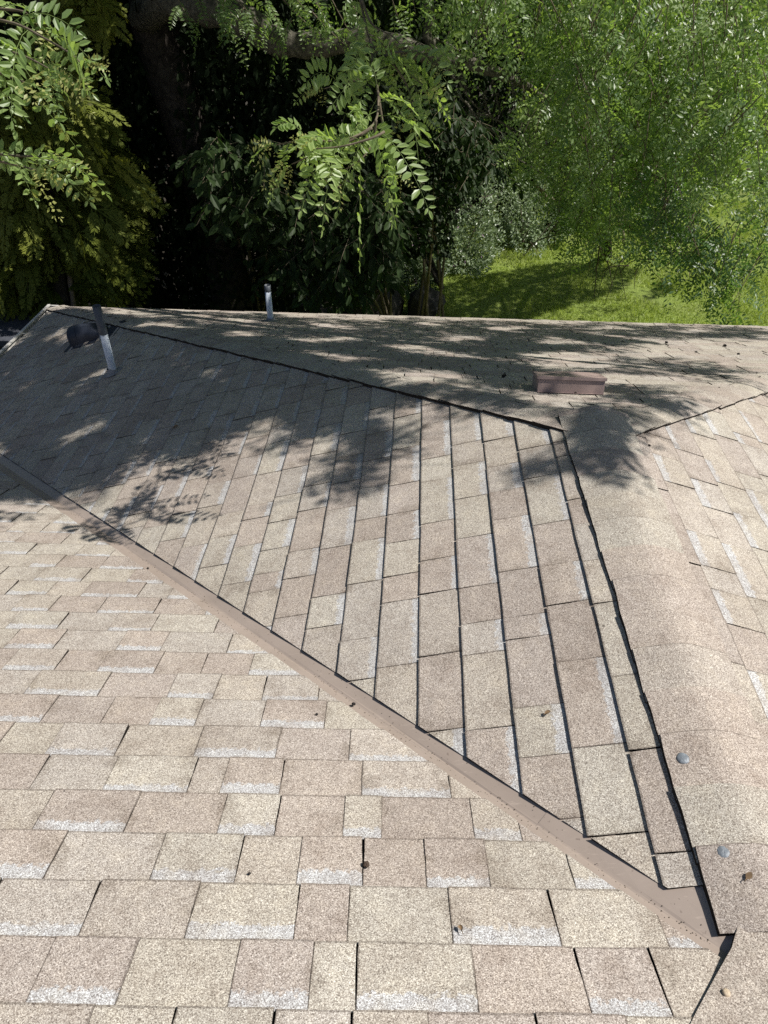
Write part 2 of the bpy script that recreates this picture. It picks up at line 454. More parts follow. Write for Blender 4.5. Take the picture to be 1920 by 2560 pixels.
# valley flashing: folded metal in overlapping lengths, flaring under the ridge cap
def valley(parent):
    root = None
    cuts = [0.0, .42, 2.05, 3.7, 4.96]
    for i in range(4):
        s0, s1 = cuts[i], cuts[i+1]+(.05 if i < 3 else 0)
        V = []; F = []
        h = -.0012+.0011*(3-i)
        for s in np.linspace(s0, s1, 8):
            x = XR-s; y = Y0+KV*s
            for d in (-.105, -.05, -.010, -.002, .003, .010, .05, .09):
                px = x+KV/NV*d; py = y+d/NV
                z = zA(px, py) if d < 0 else zB(px, py)
                lift = .0055*max(0, 1-abs(d)/.006) if False else 0
                V.append((px, py, z+h+lift+.0007*rng.standard_normal()*(abs(d) < .02)))
        n = 8
        F = [(a*n+b, a*n+b+1, (a+1)*n+b+1, (a+1)*n+b) for a in range(7) for b in range(n-1)]
        if i == 0:   # flared end sheet on the wing side
            b0 = len(V)
            V += [(.775, vline(.775, .02), zB(.775, vline(.775, .02))+h-.0006), (.775, .80, zB(.775, .80)+h-.0006), (.60, .80, zB(.60, .80)+h-.0006), (.60, vline(.60, .02), zB(.60, vline(.60, .02))+h-.0006)]
            F.append((b0, b0+1, b0+2, b0+3))
        mesh_obj('valley_flashing', np.array(V), F, METAL, parent)
valley(house)
mb = MB()
for _ in range(420):
    q = rng.random()**1.4*3.2; d = rng.normal(-.004, .006) if rng.random() < .75 else rng.uniform(-.03, .04); x = XR-q+KV/NV*d; y = Y0+KV*q+d/NV
    z = (zA(x, y) if d < 0 else zB(x, y))+.0022; r = rng.uniform(.0008, .0022)
    mb.add([(x-r, y-r, z), (x+r, y-r*.6, z), (x+r*.3, y+r, z), (x, y, z+r*1.3)], [(0, 1, 3), (1, 2, 3), (2, 0, 3)])
tag(mb.build('grit', [simple('brown_grit', (.15, .12, .09), .95, .4, 80)], house), kind='stuff')

# caps: overlapping pieces bent over ridge and hips
def cap_run(name, A, D, side, length, fa, fb, wl, wr_, parent, seed, expo=.142, k=.020, up=.010, lift=.004):
    """A start (plan), D unit plan dir, side unit plan normal (towards fb); butts lie at the far end"""
    rs = random.Random(seed)
    VV = []; FF = []; MI = []; CO = []
    n = int(length/expo)+1; UVv = {}
    for i in range(n):
        s0 = i*expo-.012*rs.random(); s1 = min(s0+expo*1.25, length+.02)
        sh = rs.gauss(0, .0022); tw = rs.gauss(0, .003)
        c = rs.choice(PAL); f = rs.uniform(.92, 1.06); c = (*[x*f for x in c], 1)
        cr = 13; nl = 4; b = len(VV)
        th = .005
        for a in range(nl):
            fr = a/(nl-1); s = s0+(s1-s0)*fr
            l_, r_ = wl(s)+sh+tw*(fr-.5)+rs.gauss(0, .0012), wr_(s)-sh+rs.gauss(0, .0012)
            for j in range(cr):
                w_ = -l_+(l_+r_)*j/(cr-1)
                x = A[0]+D[0]*s+side[0]*w_; y = A[1]+D[1]*s+side[1]*w_
                z = float(smin(fa(x, y), fb(x, y), k))+up+th*(1-fr)*-.6+.004*fr
                z += .0015*math.sin(9*s+3*w_)
                z += lift*max(0, 1-2.5*j/(cr-1))
                UVv[len(VV)] = (.5, fr*(.985 if i % 2 == 0 else .955)); VV.append((x, y, z))
        for a in range(nl-1):
            for j in range(cr-1):
                FF.append([b+a*cr+j, b+a*cr+j+1, b+(a+1)*cr+j+1, b+(a+1)*cr+j]); MI.append(0); CO.append(c)
        # skirts
        ringi = [b+j for j in range(cr)]+[b+a*cr+cr-1 for a in range(1, nl)]+[b+(nl-1)*cr+j for j in range(cr-2, -1, -1)]+[b+a*cr for a in range(nl-2, 0, -1)]
        b2_ = len(VV)
        for q in ringi: VV.append((VV[q][0], VV[q][1], VV[q][2]-.022))
        m = len(ringi)
        for q in range(m):
            r2 = (q+1) % m; FF.append([ringi[q], b2_+q, b2_+r2, ringi[r2]]); MI.append(1); CO.append((.1, .1, .1, 1))
    # orient up
    V = np.array(VV)
    for fi, f in enumerate(FF):
        if MI[fi] == 0:
            nrm = np.cross(V[f[1]]-V[f[0]], V[f[2]]-V[f[0]])
            if nrm[2] < 0: FF[fi] = f[::-1]
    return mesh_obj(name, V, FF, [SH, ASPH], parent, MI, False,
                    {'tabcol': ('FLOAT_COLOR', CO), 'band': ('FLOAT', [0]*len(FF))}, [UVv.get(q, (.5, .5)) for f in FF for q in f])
zBD = zB; zCD = zC
H = math.sqrt(.5)
lenH = (XR-XE)/H
cap_run('hip_cap', (XR-.075, YE+.075), (-H, H), (H, H), lenH-.10, zB, zD, lambda s: .108+.0*s, lambda s: .108, house, 4, .148, .022, .013, .013)
cap_run('hip_cap', (XR+.075, YE+.075), (H, H), (-H, H), lenH-.10, zC, zD, lambda s: .108, lambda s: .108, house, 6, .148, .022, .012, .007)
cap_run('ridge_cap', (XR, .66), (0, 1), (1, 0), YE-.66+.13, zB, zC, lambda s: .128+.018*s, lambda s: .145, house, 5, .150, .016, .016)
# saddle piece where the ridge dies into the main slope
def saddle(parent):
    S = [(.22, .085), (.33, .195), (.42, .288), (.52, .397), (.60, .488), (.668, .559), (.722, .622), (.752, .665), (.775, .70)]
    V = []; n = 12
    for i, (x, y) in enumerate(S):
        x += .0025*math.sin(i*2.3)
        for j in range(n):
            q = j/(n-1); X = x+q*.95; Y = y+q*(-.05+.25*(i/8))
            z = float(smax(zA(X, Y), float(smin(zB(X, Y), zC(X, Y), .03)), .025))+.0105+.0012*math.sin(5*X+7*Y)
            V.append((X, Y, z))
    m = len(S)
    F = [[a*n+b, a*n+b+1, (a+1)*n+b+1, (a+1)*n+b] for a in range(m-1) for b in range(n-1)]
    MI = [0]*len(F)
    ring = [a*n for a in range(m)]+[(m-1)*n+b for b in range(1, n)]
    b0 = len(V)
    for q in ring: V.append((V[q][0], V[q][1], V[q][2]-.014))
    for q in range(len(ring)-1): F.append([ring[q], b0+q, b0+q+1, ring[q+1]]); MI.append(1)
    CO = [(.437, .395, .350, 1)]*len(F)
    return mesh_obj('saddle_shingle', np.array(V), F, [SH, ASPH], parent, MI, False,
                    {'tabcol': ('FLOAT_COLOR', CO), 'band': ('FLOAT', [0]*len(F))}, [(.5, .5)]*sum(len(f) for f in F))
saddle(house)

# drip edges, fascia, gutter, walls
WHT = simple('white_gutter', (.62, .60, .56), .5, .12, 6)
BRN = simple('brown_fascia', (.20, .15, .12), .7, .2, 6)
STU = simple('stucco', (.42, .36, .29), .9, .12, 20, .2, .01)
m_ = MB()
m_.box((XE, YD+.0, ZE-.20), (XEr, YD+.025, ZE-.010)); m_.build('fascia', [BRN], house)
gt = MB()
gx0 = XE-.115
ya, yb = Y0+KV*(XR-XE)-.1, YD+.10
gt.add([(XE-.01, ya, ZE-.03), (XE-.01, yb, ZE-.03), (XE-.01, yb, ZE-.11), (XE-.01, ya, ZE-.11), (gx0+.02, ya, ZE-.11), (gx0+.02, yb, ZE-.11),
        (gx0, ya, ZE+.002), (gx0, yb, ZE+.002), (gx0+.030, ya, ZE+.004), (gx0+.030, yb, ZE+.004), (gx0+.030, ya, ZE-.012), (gx0+.030, yb, ZE-.012)],
       [(0, 1, 2, 3), (3, 2, 5, 4), (4, 5, 7, 6), (6, 7, 9, 8), (8, 9, 11, 10), (1, 7, 5, 2)])
for yy in np.arange(ya+.4, yb, .75): gt.box((gx0, yy, ZE-.018), (XE, yy+.02, ZE-.013))
gt.build('gutter', [WHT], house)
m_ = MB()
m_.box((XE+.45, Y0+1, GZ), (XEr-.45, YD-.45, ZE-.21)); m_.box((-6.6, -1.3, GZ), (6.6, Y0+1.0, ZE-.25))
m_.build('wall', [STU], house)

# vents and pipes
def tubewall(P0, h, r, name, mat, parent, tilt=(0, 0)):
    mb = MB(); n = 24
    V = []; F = []
    for (rr, z) in ((r, 0), (r, h), (r*.86, h), (r*.86, h-.12)):
        for j in range(n):
            a = 2*math.pi*j/n
            V.append((P0[0]+rr*math.cos(a)+tilt[0]*z, P0[1]+rr*math.sin(a)+tilt[1]*z, P0[2]+z))
    for k in range(3):
        for j in range(n): F.append((k*n+j, k*n+(j+1) % n, (k+1)*n+(j+1) % n, (k+1)*n+j))
    mb.add(V, F); mb.add(V[-n:], [tuple(range(n))])
    return mb.build(name, [mat], parent, True)
PVC = simple('pale_pipe', (.60, .66, .74), .45, .12, 9)
PDK = simple('dark_pipe_sleeve', (.085, .095, .11), .5, .25, 12)
RUB = simple('grey_flashing', (.26, .26, .27), .7, .2, 15)
p1 = hit((284, 933), *PB); p2 = hit((677, 803), *PD)
v1 = tubewall(p1-np.array([0, 0, .03]), .38, .030, 'vent_pipe', PVC, house, (-.00, 0)); v1['label'] = 'pale blue vent pipe with a dark upper half beside the dark hood'
tubewall(p1+np.array([0, 0, .34]), .225, .0325, 'pipe_sleeve', PDK, v1)
v2 = tubewall(p2-np.array([0, 0, .03]), .35, .0295, 'vent_pipe', PVC, house); v2['label'] = 'pale blue vent pipe near the far eave'
tubewall(p2+np.array([0, 0, .31]), .062, .031, 'pipe_sleeve', PDK, v2)
def pipe_flash(P, n, parent):
    u = unit(np.cross(n, (0, 1, 0.1))); v = np.cross(n, u); V = []; F = []; k = 20
    for rr, h in ((.085, .011), (.075, .013), (.045, .016), (.034, .05)):
        for j in range(k):
            a = 2*math.pi*j/k; V.append(P+u*rr*math.cos(a)+v*rr*math.sin(a)+n*h)
    for q in range(3):
        for j in range(k): F.append((q*k+j, q*k+(j+1) % k, (q+1)*k+(j+1) % k, (q+1)*k+j))
    mb = MB(); mb.add(V, F); return mb.build('pipe_flashing', [RUB], parent, True)
nB = unit(PB[0]); nD = unit(PD[0]); nC = unit(PC[0]); nA = unit(PA[0])
pipe_flash(p1, nB, v1); pipe_flash(p2, nD, v2)
# low box vent on the hip end
VM = simple('pinkish_brown_vent_metal', (.36, .27, .245), .55, .12, 12)
def box_vent(parent):
    fl, fr = hit((1342.7, 985), *PD), hit((1508.5, 991), *PD)
    u = unit(fr-fl); s = unit(np.cross(nD, u)); s = s if s[1] > 0 else -s; wv = np.linalg.norm(fr-fl)
    hgt, dep = .094, .21
    r = .008
    def P(a, b, c): return fl+u*a+s*b+nD*c
    V = []
    for c in (.0, hgt-r, hgt):
        ins = 0 if c < hgt else r
        for a, b in ((ins, ins), (wv-ins, ins), (wv-ins, dep-ins), (ins, dep-ins)):
            V.append(P(a, b, c*(1-.06*(b/dep))))
    F = []
    for k in range(2):
        for j in range(4): F.append((k*4+j, k*4+(j+1) % 4, (k+1)*4+(j+1) % 4, (k+1)*4+j))
    F.append((8, 9, 10, 11))
    mb = MB(); mb.add(V, F)
    o = mb.build('box_vent', [VM], parent)
    mb = MB()
    fl2 = [P(-.06, -.01, .0105), P(wv+.06, -.01, .0105), P(wv+.06, dep+.07, .0105), P(-.06, dep+.07, .0105)]
    fl2b = [p-nD*.003 for p in fl2]
    mb.add(fl2+fl2b, [(0, 1, 2, 3), (0, 4, 5, 1), (1, 5, 6, 2), (2, 6, 7, 3), (3, 7, 4, 0)])
    # flange is tucked under shingles except the near lip
    mb = MB(); mb.add([P(0, -.012, .0125), P(wv, -.012, .0125), P(wv, .004, .0125), P(0, .004, .0125)], [(0, 1, 2, 3)])
    mb.build('vent_flange', [VM], o)
    mb = MB(); e_ = .007; lo_, hi_ = hgt-.014, hgt+.002
    q = [P(-e_, -e_, lo_), P(wv+e_, -e_, lo_), P(wv+e_, dep+e_, lo_*.94), P(-e_, dep+e_, lo_*.94), P(-e_, -e_, hi_), P(wv+e_, -e_, hi_), P(wv+e_, dep+e_, hi_*.94), P(-e_, dep+e_, hi_*.94)]
    mb.add(q, [(0, 1, 5, 4), (1, 2, 6, 5), (2, 3, 7, 6), (3, 0, 4, 7), (4, 5, 6, 7)]); mb.build('vent_lid', [VM], o)
    return o
box_vent(house)
# dark exhaust hood on the wing slope: a rounded scoop that opens downslope
HD = simple('dark_blue_hood', (.030, .036, .052), .5, .2, 10)
def hood(parent):
    c = hit((224, 846), *PB)
    dn = np.array([-cW, 0, -sW]); sd = np.array([0, 1.0, 0]); V = []; F = []
    n = 14; rows = 5
    for i in range(rows):
        q = i/(rows-1)                     # 0 mouth .. 1 upslope toe
        rad = .112*(1-.15*q); hgt = .135*math.sqrt(max(0, 1-q**2.2))+.012
        for j in range(n+1):
            a = math.pi*j/n
            V.append(c+dn*(.11-.30*q)+sd*rad*math.cos(a)+nB*(hgt*math.sin(a)**.7+.008))
    for i in range(rows-1):
        for j in range(n): F.append((i*(n+1)+j, i*(n+1)+j+1, (i+1)*(n+1)+j+1, (i+1)*(n+1)+j))
    mb = MB(); mb.add(V, F)
    lip = [v+dn*.0 for v in V[:n+1]]; lip2 = [c+dn*.135+sd*.124*math.cos(math.pi*j/n)+nB*(.145*math.sin(math.pi*j/n)**.7+.008) for j in range(n+1)]
    mb.add(lip+lip2, [(j, j+1, n+2+j, n+1+j) for j in range(n)])
    inn = [v+dn*-.06 for v in V[:n+1]]; mb.add(inn, [tuple(range(n+1))])
    o = mb.build('exhaust_hood', [HD], parent, True)
    mb = MB(); b4 = [c+dn*a+sd*b+nB*.0095 for a, b in ((.20, -.19), (.20, .19), (-.34, .19), (-.34, -.19))]
    mb.add(b4, [(0, 1, 2, 3)]); mb.build('hood_flange', [HD], o)
    return o
hood(house)

# ------------------------------------------------------------------ small things lying on the roof
SEAL = simple('grey_sealant', (.20, .225, .25), .45, .35, 45, .5, .003)
CONE = simple('dry_brown', (.085, .06, .045), .9, .4, 60, .2)
CURL = simple('dead_leaf', (.20, .13, .07), .8, .35, 40)
CAPN = simple('yellowish_disc', (.52, .42, .30), .6, .2, 60)
DBR = simple('dark_debris', (.035, .03, .027), .95, .4, 60)
def capz(P): return P
def disc(px, r, h, mat, name, label, cat, lift=.02, dome=.5, group=None):
    P = drop(px); P = P*(1-lift/ max(.3, abs(P[2])))   # up along the line of sight onto the cap shingles
    n = roofn(P[0], P[1]); n = unit(n*.7+np.array([0, 0, .3]))
    u = unit(np.cross(n, (0, 1, 0.2))); v = np.cross(n, u)
    o = thing(name, label, cat, tuple(P), group)
    rs = random.Random(int(px[0])); k = 18; V = []; F = []
    wob = [1+rs.uniform(-.07, .07) for _ in range(k)]
    for rr, hh in ((1.02, -.012), (1.0, h*.45), (.86, h*.9), (.45, h*(1+dome*.3)), (.12, h*(1+dome*.35))):
        for j in range(k):
            a = 2*math.pi*j/k; V.append(P+(u*math.cos(a)+v*math.sin(a))*r*rr*wob[j]+n*(hh+(0.0008*rs.uniform(-1, 1) if rr < .9 else 0)))
    for q in range(4):
        for j in range(k): F.append((q*k+j, q*k+(j+1) % k, (q+1)*k+(j+1) % k, (q+1)*k+j))
    F.append(tuple(range(4*k, 5*k)))
    mb = MB(); mb.add(V, F); mb.build('seal' if mat is SEAL else 'disc', [mat], o, True)
    return o
disc((1707, 1897), .0165, .005, SEAL, 'sealant_dab', 'grey round sealant dab higher up the ridge cap', 'sealant dab', .016, group='sealant dabs on the ridge cap')
disc((1808, 2131), .0150, .005, SEAL, 'sealant_dab', 'grey sealant dab near the lower end of the ridge', 'sealant dab', .016, group='sealant dabs on the ridge cap')
disc((1816, 2482), .0075, .004, CAPN, 'wooden_disc', 'tiny yellowish disc in the lower right corner of the roof', 'disc', .024, .2)

def clump(px, r, label, name='debris_clump', cat='debris', mat=None, group=None, lift=.008, cone=False):
    P = drop(px); n = roofn(P[0], P[1]); P = P+n*lift
    mat = mat or DBR; rs = random.Random(int(px[0]*7+px[1])); mb = MB()
    u = unit(np.cross(n, (0.2, 1, 0))); v = np.cross(n, u)
    # lumpy core
    k, rows = 12, 7; V = []; F = []
    for i in range(rows):
        th = math.pi*i/(rows-1)
        for j in range(k):
            a = 2*math.pi*j/k; q = r*(1+.22*math.sin(3*a+i*1.7)+rs.uniform(-.12, .12))
            V.append(P+(u*math.cos(a)+v*math.sin(a)*.85)*q*math.sin(th)+n*(r*.7+math.cos(th)*r*.75))
    for i in range(rows-1):
        for j in range(k): F.append((i*k+j, i*k+(j+1) % k, (i+1)*k+(j+1) % k, (i+1)*k+j))
    mb.add(V, F)
    # scales or flakes standing off it
    for _ in range(26 if cone else 14):
        d = unit(np.array([rs.gauss(0, 1), rs.gauss(0, 1), abs(rs.gauss(0, .8))])); c0 = P+n*r*.7+d*r*.85
        t1 = unit(np.cross(d, (rs.gauss(0, 1), rs.gauss(0, 1), rs.gauss(0, 1)))); t2 = np.cross(d, t1); q = r*rs.uniform(.25, .5)
        mb.add([c0-t1*q, c0-t2*q*.6+d*q*.2, c0+t1*q+d*q*.5, c0+t2*q*.6+d*q*.2], [(0, 1, 2, 3)])
    o = mb.build(name, [mat], None)
    return tag(o, label, cat, group)
clump((915, 2172), .0085, 'small round brown seed cone on the near slope joint', 'seed_cone', 'cone', CONE, cone=True)
clump((1420, 985), .020, 'dark debris clump against the front of the box vent', group='dark debris clumps on the hip end')
clump((1362, 983), .013, 'flat dark debris at the left end of the box vent front', group='dark debris clumps on the hip end')
clump((1438, 988), .010, 'small dark debris just right of the large clump at the vent', group='dark debris clumps on the hip end')
clump((1258, 947), .012, 'dark debris clump left of the box vent', group='dark debris clumps on the hip end')
clump((1665, 861), .013, 'dark debris clump in tree shade beyond and right of the vent', group='dark debris clumps on the hip end')
clump((1811, 869), .014, 'dark debris clump near the right edge by the far eave', group='dark debris clumps on the hip end')
clump((1845, 890), .011, 'dark debris clump lying in sun right of the others', group='dark debris clumps on the hip end')
clump((1740, 884), .008, 'little dark debris between the two clumps on the right', group='dark debris clumps on the hip end')
clump((1620, 1119), .006, 'dark fleck of debris just below the right hip cap', group='dark debris flecks on the wing')
clump((624, 2192), .0035, 'tiny dark fleck stuck in a joint of the near slope', group='dark debris flecks on the near slope')
clump((370, 1427), .006, 'dark fleck of debris beside the lower edge of the metal valley', group='dark debris flecks on the near slope')
clump((792, 1793), .0045, 'dark fleck in a joint near the middle of the near slope', group='dark debris flecks on the near slope')
clump((884, 1768), .0065, 'dark crumbly debris caught at the valley edge', group='dark debris flecks on the near slope')

def curled(px, L, label, ang, mat=None, name='dead_leaf', lift=.012, fl=False):
    P = drop(px); n = roofn(P[0], P[1]); P = P+n*lift
    u = unit(np.array([math.cos(ang), math.sin(ang), 0])-n*np.dot(n, (math.cos(ang), math.sin(ang), 0))); v = np.cross(n, u)
    V = []; F = []; a_, b_ = 7, 5
    for i in range(a_):
        s = i/(a_-1); wd = L*.36*math.sin(math.pi*min(.97, s*.94+.03))**.7
        for j in range(b_):
            q = j/(b_-1)*2-1
            V.append(P+u*L*(s-.5)+v*wd*q+n*((0 if fl else .5)*L*(q*q*.5+.25*math.sin(3*s))+.003))
    for i in range(a_-1):
        for j in range(b_-1): F.append((i*b_+j, i*b_+j+1, (i+1)*b_+j+1, (i+1)*b_+j))
    mb = MB(); mb.add(V, F)
    mb.tube([P-u*L*.5+n*.004, P-u*L*.75+n*.006, P-u*L*.95+n*.002], [.0012, .001, .0008], 5)
    return tag(mb.build(name, [mat or CURL], None, True), label, 'leaf', 'dead leaves on the roof')
curled((1150, 2334), .014, 'tiny reddish brown dead leaf on the near slope', 1.9)
curled((1873, 2200), .019, 'curled dry leaf right of the ridge near the bottom', .7, lift=.020, fl=True)
curled((1476, 1024), .045, 'flat dark leaf on the hip cap below the box vent', -.4, DBR, lift=.022, fl=True)
curled((1372, 1790), .018, 'thin pale dead leaf on the steep middle slope', .3)
curled((443, 1073), .030, 'reddish dead leaf in shade on the wing slope', .2)

# ------------------------------------------------------------------ foliage builders (vectorised)
class Leaves:
    def __init__(s): s.q = []; s.lv = []; s.n6 = []; s.lv6 = []
    def diamonds(s, P, D, Nn, L, W, lv):
        P, D, Nn = np.asarray(P), unit(D), np.asarray(Nn)
        S = unit(np.cross(D, Nn)); L = np.asarray(L)[:, None]; W = np.asarray(W)[:, None]
        a = P; b = P+D*L*.45+S*W*.5; c = P+D*L-unit(np.cross(S, D))*L*.05; d = P+D*L*.45-S*W*.5
        s.q.append(np.stack([a, b, c, d], 1)); s.lv.append(np.broadcast_to(lv, (len(P),)))
    def ovals(s, P, D, Nn, L, W, lv, fold=.14):
        P, D = np.asarray(P), unit(D)
        S = unit(np.cross(D, Nn)); Nn = unit(np.cross(S, D)); L = np.asarray(L)[:, None]; W = np.asarray(W)[:, None]
        up = Nn*W*fold
        b = P; l1 = P+D*L*.28+S*W*.46+up; l2 = P+D*L*.70+S*W*.42+up*.8; t = P+D*L-Nn*L*.07
        r1 = P+D*L*.28-S*W*.46+up; r2 = P+D*L*.70-S*W*.42+up*.8
        s.n6.append(np.stack([b, l1, l2, t, r2, r1], 1)); s.lv6.append(np.broadcast_to(lv, (len(P),)))
    def arrays(s):
        V = []; F = []; lv = []; n = 0
        if s.q:
            Q = np.concatenate(s.q); k = len(Q); V.append(Q.reshape(-1, 3)); F.append(np.arange(4*k).reshape(k, 4)); n = 4*k
            lv.append(np.concatenate(s.lv))
        if s.n6:
            Q = np.concatenate(s.n6); k = len(Q); b = np.arange(k)[:, None]*6+n; V.append(Q.reshape(-1, 3))
            F.append(b+np.array([[0, 1, 2, 3]])); F.append(b+np.array([[0, 3, 4, 5]]))
            l = np.concatenate(s.lv6); lv += [l, l]
        return np.concatenate(V), np.concatenate(F), np.concatenate(lv)
    def build(s, name, mat, parent=None):
        V, F, lv = s.arrays()
        return mesh_obj(name, V, F, mat, parent, None, False, {'lv': ('FLOAT', np.clip(lv, 0, 1))})

def rnd_unit(n): return unit(rng.standard_normal((n, 3)))
DOWN = np.array([0, 0, -1.0])
def pinnate(Lv, base, dirs, lens, pairs=8, lw=(.19, .42), droop=.5, near=True, lv=.5, mb=None, nrm=None):
    """compound leaves: leaflets in pairs on a drooping stalk.  lw: leaflet length / leaf length, leaflet width / length"""
    base = np.asarray(base, float); n = len(base); dirs = unit(dirs); lens = np.broadcast_to(lens, (n,))
    droop = np.broadcast_to(droop, (n,))[:, None]
    if nrm is None: nrm = unit(np.array([0, 0, .55])+rng.standard_normal((n, 3))*.55+np.array([.15, -.35, 0]))
    lvb = np.clip(np.broadcast_to(lv, (n,))+rng.normal(0, .10, n), 0, 1)
    def pt(s): return base+(dirs*s+DOWN*droop*s*s)*lens[:, None]
    def tg(s): return unit(dirs+DOWN*droop*2*s)
    for j in range(pairs):
        s = .20+.80*(j/(pairs-1+1e-9))*.97
        p = pt(s); t = tg(s); sd = unit(np.cross(t, nrm)); nn = np.cross(sd, t)
        prof = (.72+.42*math.sin(math.pi*min(1, .15+.8*j/pairs)))*(.62 if j == pairs-1 else 1)
        for sg in (1, -1):
            ok = rng.random(n) > .04
            if not ok.any(): continue
            d = unit(sd*sg+t*rng.uniform(.25, .55, (n, 1))+rng.standard_normal((n, 3))*.13)
            nv = unit(nn+rng.standard_normal((n, 3))*.30)
            L = lens*lw[0]*prof*rng.uniform(.88, 1.12, n); W = L*lw[1]*rng.uniform(.9, 1.1, n)
            f = Lv.ovals if near else Lv.diamonds
            f(p[ok]+d[ok]*.003, d[ok], nv[ok], L[ok], W[ok], (lvb+rng.normal(0, .05, n))[ok])
    p = pt(1.0); t = tg(1.0)
    (Lv.ovals if near else Lv.diamonds)(p, t, nrm, lens*lw[0]*.75, lens*lw[0]*.75*lw[1], lvb)
    if mb is not None:
        for i in range(n):
            ss = np.linspace(0, 1, 6)[:, None]
            P = base[i]+(dirs[i]*ss+DOWN*droop[i]*ss*ss)*lens[i]
            mb.tube(P, np.linspace(.0016, .0008, 6)*(lens[i]/.28), 4, 1, False)

def smooth_path(P, n):
    P = np.asarray(P, float); k = len(P); t = np.linspace(0, k-1, n); out = []
    for q in t:
        i = min(int(q), k-2); f = q-i
        p0, p1, p2_, p3 = P[max(i-1, 0)], P[i], P[i+1], P[min(i+2, k-1)]
        out.append(.5*((2*p1)+(-p0+p2_)*f+(2*p0-5*p1+4*p2_-p3)*f*f+(-p0+3*p1-3*p2_+p3)*f**3))
    return np.array(out)

def in_poly(pts, poly):
    x, y = pts[:, 0], pts[:, 1]; c = np.zeros(len(pts), bool); n = len(poly)
    for i in range(n):
        x0, y0 = poly[i]; x1, y1 = poly[(i+1) % n]
        c ^= ((y0 > y) != (y1 > y)) & (x < (x1-x0)*(y-y0)/((y1-y0)+1e-9)+x0)
    return c
def sample_poly(poly, n):
    a = np.array(poly, float); lo, hi = a.min(0), a.max(0); out = np.zeros((0, 2))
    while len(out) < n:
        p = lo+(hi-lo)*rng.random((n*2, 2)); out = np.concatenate([out, p[in_poly(p, poly)]])
    return out[:n]
def at_many(px, y):
    d = FW[None]+RT[None]*((px[:, :1]-960)/FPX)-UP[None]*((px[:, 1:]-1280)/FPX)
    return d*(np.asarray(y)[:, None]/d[:, 1:2])

# ------------------------------------------------------------------ the big locust tree: limbs across the top, leafy branches hanging over the roof
locust = thing('locust_tree', 'large locust tree with mossy limbs and long feathery leaves hanging over the roof', 'tree', (-2.9, 10.6, GZ))
def limb(pxs, ys, r0, r1, name, parent, mat, n=26, sides=12, wob=.25, jit=.02, extra=None):
    P = [at(p, y) for p, y in zip(pxs, ys)]
    if extra is not None: P = list(extra)+P
    P = smooth_path(P, n); P += rng.standard_normal(P.shape)*jit*np.linspace(0, 1, n)[:, None]*.6
    mb = MB(); mb.tube(P, np.linspace(r0, r1, n), sides, 0, True, wob)
    return mb.build(name, [mat], parent, True), P
trk = limb([(385, 60), (370, -60)], [10.3, 10.4], .34, .22, 'trunk', locust, BARK, 20, 14, .18, .03, [np.array([-2.9, 10.6, GZ-.05]), np.array([-2.85, 10.5, GZ+2.2])])
limb([(360, 45), (420, 0), (520, 20), (600, 45), (680, 100), (780, 112), (900, 100), (1010, 118), (1090, 145), (1170, 158), (1250, 185), (1320, 220), (1400, 270), (1490, 350), (1580, 460)],
     [10.2, 9.6, 9.3, 9.2, 9.2, 9.2, 9.2, 9.2, 9.2, 9.2, 9.25, 9.4, 9.7, 10.0], .20, .012, 'limb', locust, MOSSBARK, 60, 12, .30, .015)
limb([(1060, -40), (1075, 40), (1070, 90), (1090, 140)], [9.5, 9.4, 9.3, 9.2], .05, .06, 'limb', locust, MOSSBARK, 14, 8, .3, .01)
# bare mossy twigs below the limb
def moss_twigs(parent):
    mb = MB()
    runs = [[(1075, 90), (1110, 105), (1160, 128), (1215, 140)], [(1105, 160), (1150, 210), (1190, 265), (1260, 310), (1330, 370), (1395, 420)],
            [(1150, 240), (1190, 290), (1250, 350), (1300, 400), (1370, 440)], [(1190, 280), (1240, 300), (1300, 335), (1350, 400)],
            [(1230, 190), (1240, 240), (1250, 280)], [(1310, 220), (1315, 270), (1330, 300)], [(1270, 90), (1290, 120), (1300, 135)],
            [(1180, 60), (1215, 90), (1290, 40)], [(1210, 225), (1215, 260), (1222, 280)], [(1395, 420), (1460, 440), (1500, 470)],
            [(1160, 170), (1155, 205), (1175, 230)], [(1350, 240), (1360, 290), (1390, 330)], [(1280, 205), (1285, 250), (1275, 275)]]
    for r in runs:
        y = 9.1+rng.random()*.3; P = smooth_path([at(p, y+.05*i) for i, p in enumerate(r)], 16); P += rng.standard_normal(P.shape)*.010
        mb.tube(P, np.linspace(.013, .005, 16), 5, 0, True, .6)
        for i in range(1, 16):                          # moss and lichen tufts
            for _ in range(4):
                d = unit(rng.standard_normal(3)+DOWN*.4); q = P[i]+rng.standard_normal(3)*.01
                L = rng.uniform(.02, .06); s = unit(np.cross(d, rng.standard_normal(3)))*.006
                mb.add([q-s, q+d*L, q+s, q-d*.006], [(0, 1, 2, 3)], 0)
        for _ in range(3):
            i = rng.integers(2, 14); d = unit(rng.standard_normal(3)*.6+DOWN*.7)
            Q = smooth_path([P[i], P[i]+d*.12+rng.standard_normal(3)*.03, P[i]+d*.25+rng.standard_normal(3)*.05], 8)
            mb.tube(Q, np.linspace(.006, .003, 8), 4, 0, True, .5)
    return mb.build('mossy_twigs', [MOSSBARK], parent)
moss_twigs(locust)

